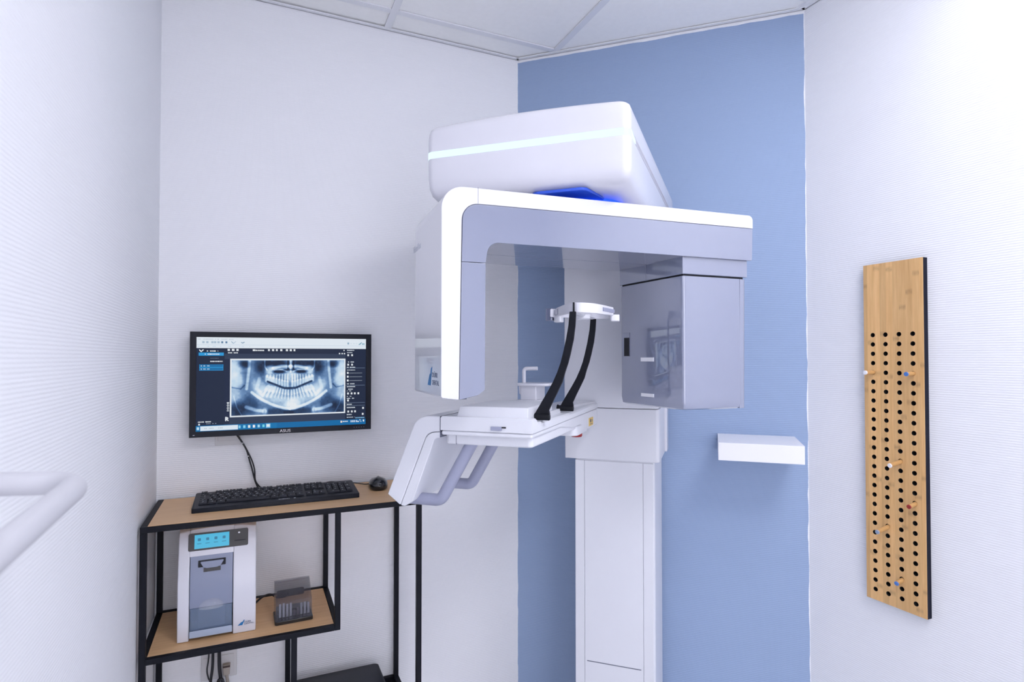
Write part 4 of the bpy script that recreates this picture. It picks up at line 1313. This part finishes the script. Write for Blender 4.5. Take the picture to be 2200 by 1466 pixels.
# ------------------------------------------------------------------ smoked plastic storage box next to it
bx = empty('film_box', (.1140, 1.850, SHZ), R(2), 'small smoked plastic box holding film sleeves on the oak shelf', 'storage box')
bm = BM(); prism(bm, fillet([(-.0525, -.040), (.0525, -.040), (.0525, .045), (-.0525, .045)], .006, 3), lambda p: (*p, 0), lambda p: (*p, .011)); obj('base', bm, M_plastic_gl, bx, bev=.002)
bm = BM()
def wedge(t):   # side outline in (y, z): leaning clear hood
    return [(-.037 + t, .011), (-.030 + t, .062), (.030 - t, .1010 - t * 1.5), (.043 - t, .1010 - t * 1.5), (.043 - t, .011)]
for x0, x1 in ((-.0500, -.0485), (.0485, .0500)):
    prism(bm, wedge(0), lambda p: (x0, p[0], p[1]), lambda p: (x1, p[0], p[1]))
W0, W1 = wedge(0), wedge(.0016)
for i in (0, 1, 2, 3):
    a, b_ = W0[i], W0[i + 1]; c, d = W1[i + 1], W1[i]
    prism(bm, [a, b_, c, d], lambda p: (-.0485, p[0], p[1]), lambda p: (.0485, p[0], p[1]))
obj('clear_lid', bm, M_smoke, bx, smooth=False)
bm = BM()
prism(bm, fillet([(-.043, .055), (.034, .055), (.034, .075), (-.043, .075)], .005, 4), lambda p: (p[0], .026, p[1]), lambda p: (p[0], .030, p[1])); obj('back_plate', bm, M_plastic_gl, bx)
bm = BM(); box(bm, -.046, .046, -.006, .028, .011, .030); obj('rack', bm, M_plastic_gl, bx, bev=.002)
for k in range(9):
    x = -.040 + k * .0098
    h = (.052, .053, .050, .051, .030, .034, .046, .047, .045)[k]
    bm = BM(); box(bm, x, x + .0058, -.018, -.0165, .013, h)
    obj('film_sleeve', bm, M_film if k not in (4, 5) else plain('film_dark', (.12, .10, .12), .4), bx, smooth=False)
bm = BM()
for k in range(10):
    x = -.0425 + k * .0098; box(bm, x, x + .0018, -.022, -.006, .011, .024)
obj('rack_ribs', bm, M_plastic, bx, smooth=False)

# ------------------------------------------------------------------ black case on the lowest shelf
pc = empty('computer_case', (.245, 1.885, ZB + .0002), 0, 'flat black case with rounded edge on the lowest shelf', 'computer')
bm = BM()
P = fillet([(-.122, -.115), (.155, -.115), (.155, .125), (-.122, .125)], .012, 4)
loft(bm, [[(x, y, .004) for x, y in P], [(x, y, .060) for x, y in P], [(x * .995, y * .994, .070) for x, y in P], [(x * .975, y * .97, .078) for x, y in P], [(x * .94, y * .93, .0815) for x, y in P]])
obj('case', bm, M_plastic, pc, ang=50)
for x in (-.10, .13):
    for y in (-.09, .10):
        bm = BM(); lathe(bm, (x, y, 0), [(.0001, 0), (.008, 0), (.008, .005), (.0001, .005)], 12); obj('foot', bm, M_rubber, pc)
bm = BM(); box(bm, -.06, .10, -.1165, -.1145, .02, .024); obj('front_slot', bm, M_gap, pc)

# ------------------------------------------------------------------ wall sockets with plugs and hanging cables under the shelf
so = empty('wall_socket', (-.090, YB, .485), 0, 'white double wall socket low on the back wall with a plug in it', 'socket')
bm = BM(); box(bm, -.051, .050, -.009, -.0003, -.077, .077); obj('frame', bm, M_socket, so, bev=.002)
for z in (-.036, .036):
    bm = BM(); box(bm, -.012, .041, -.0115, -.009, z - .031, z + .031); obj('insert', bm, M_socket, so, bev=.0012)
    bm = BM(); box(bm, -.046, -.015, -.0115, -.009, z - .031, z + .031); obj('insert', bm, M_socket, so, bev=.0012)
bm = BM(); lathe(bm, (-.002, -.0113, -.010), [(.0001, 0), (.003, 0), (.003, -.0006), (.0001, -.0006)], 12, 'y'); obj('screw', bm, M_handle, so)
pg = empty('plug', (-.069, YB - .011, .449), 0, 'beige plug with brown band in the socket, lead hanging down', 'plug')
bm = BM(); prism(bm, fillet([(-.009, -.026), (.009, -.026), (.011, .006), (-.011, .006)], .003, 3), lambda p: (p[0], -.018, p[1]), lambda p: (p[0], -.0008, p[1])); obj('body', bm, M_beige, pg, bev=.002)
bm = BM(); box(bm, -.0105, .0105, -.0184, -.0005, -.002, .004); obj('band', bm, plain('brown_band', (.05, .025, .02), .5), pg)
bm = BM(); tube(bm, smooth_path([(0, -.010, -.024), (.003, -.012, -.045), (.008, -.012, -.08), (.012, -.01, -.14)], 5), .0045, 8); obj('lead', bm, M_beige, pg, ang=60)
hc = empty('power_cables', (-.10, 2.035, .50), 0, 'black power cables hanging in a bunch below the middle shelf', 'cable')
def HC(p): return Vector(p) - Vector((-.10, 2.035, .50))
for pts, r in (([(-.116, 2.030, .632), (-.118, 2.030, .50), (-.1225, 2.030, .455), (-.119, 2.030, .43), (-.113, 2.030, .405), (-.112, 2.03, .30)], .0022),
               ([(-.106, 2.028, .632), (-.1065, 2.028, .50), (-.108, 2.028, .455), (-.112, 2.028, .42), (-.113, 2.028, .38), (-.110, 2.03, .30)], .0040),
               ([(-.089, 2.026, .632), (-.089, 2.026, .50), (-.0875, 2.026, .45), (-.084, 2.026, .41), (-.083, 2.026, .30)], .0052),
               ([(-.096, 2.022, .30), (-.094, 2.022, .40), (-.086, 2.022, .423), (-.076, 2.022, .405), (-.070, 2.022, .30)], .0040)):
    bm = BM(); tube(bm, smooth_path([HC(p) for p in pts], 6), r, 8); obj('cable', bm, M_cable, hc, ang=60)
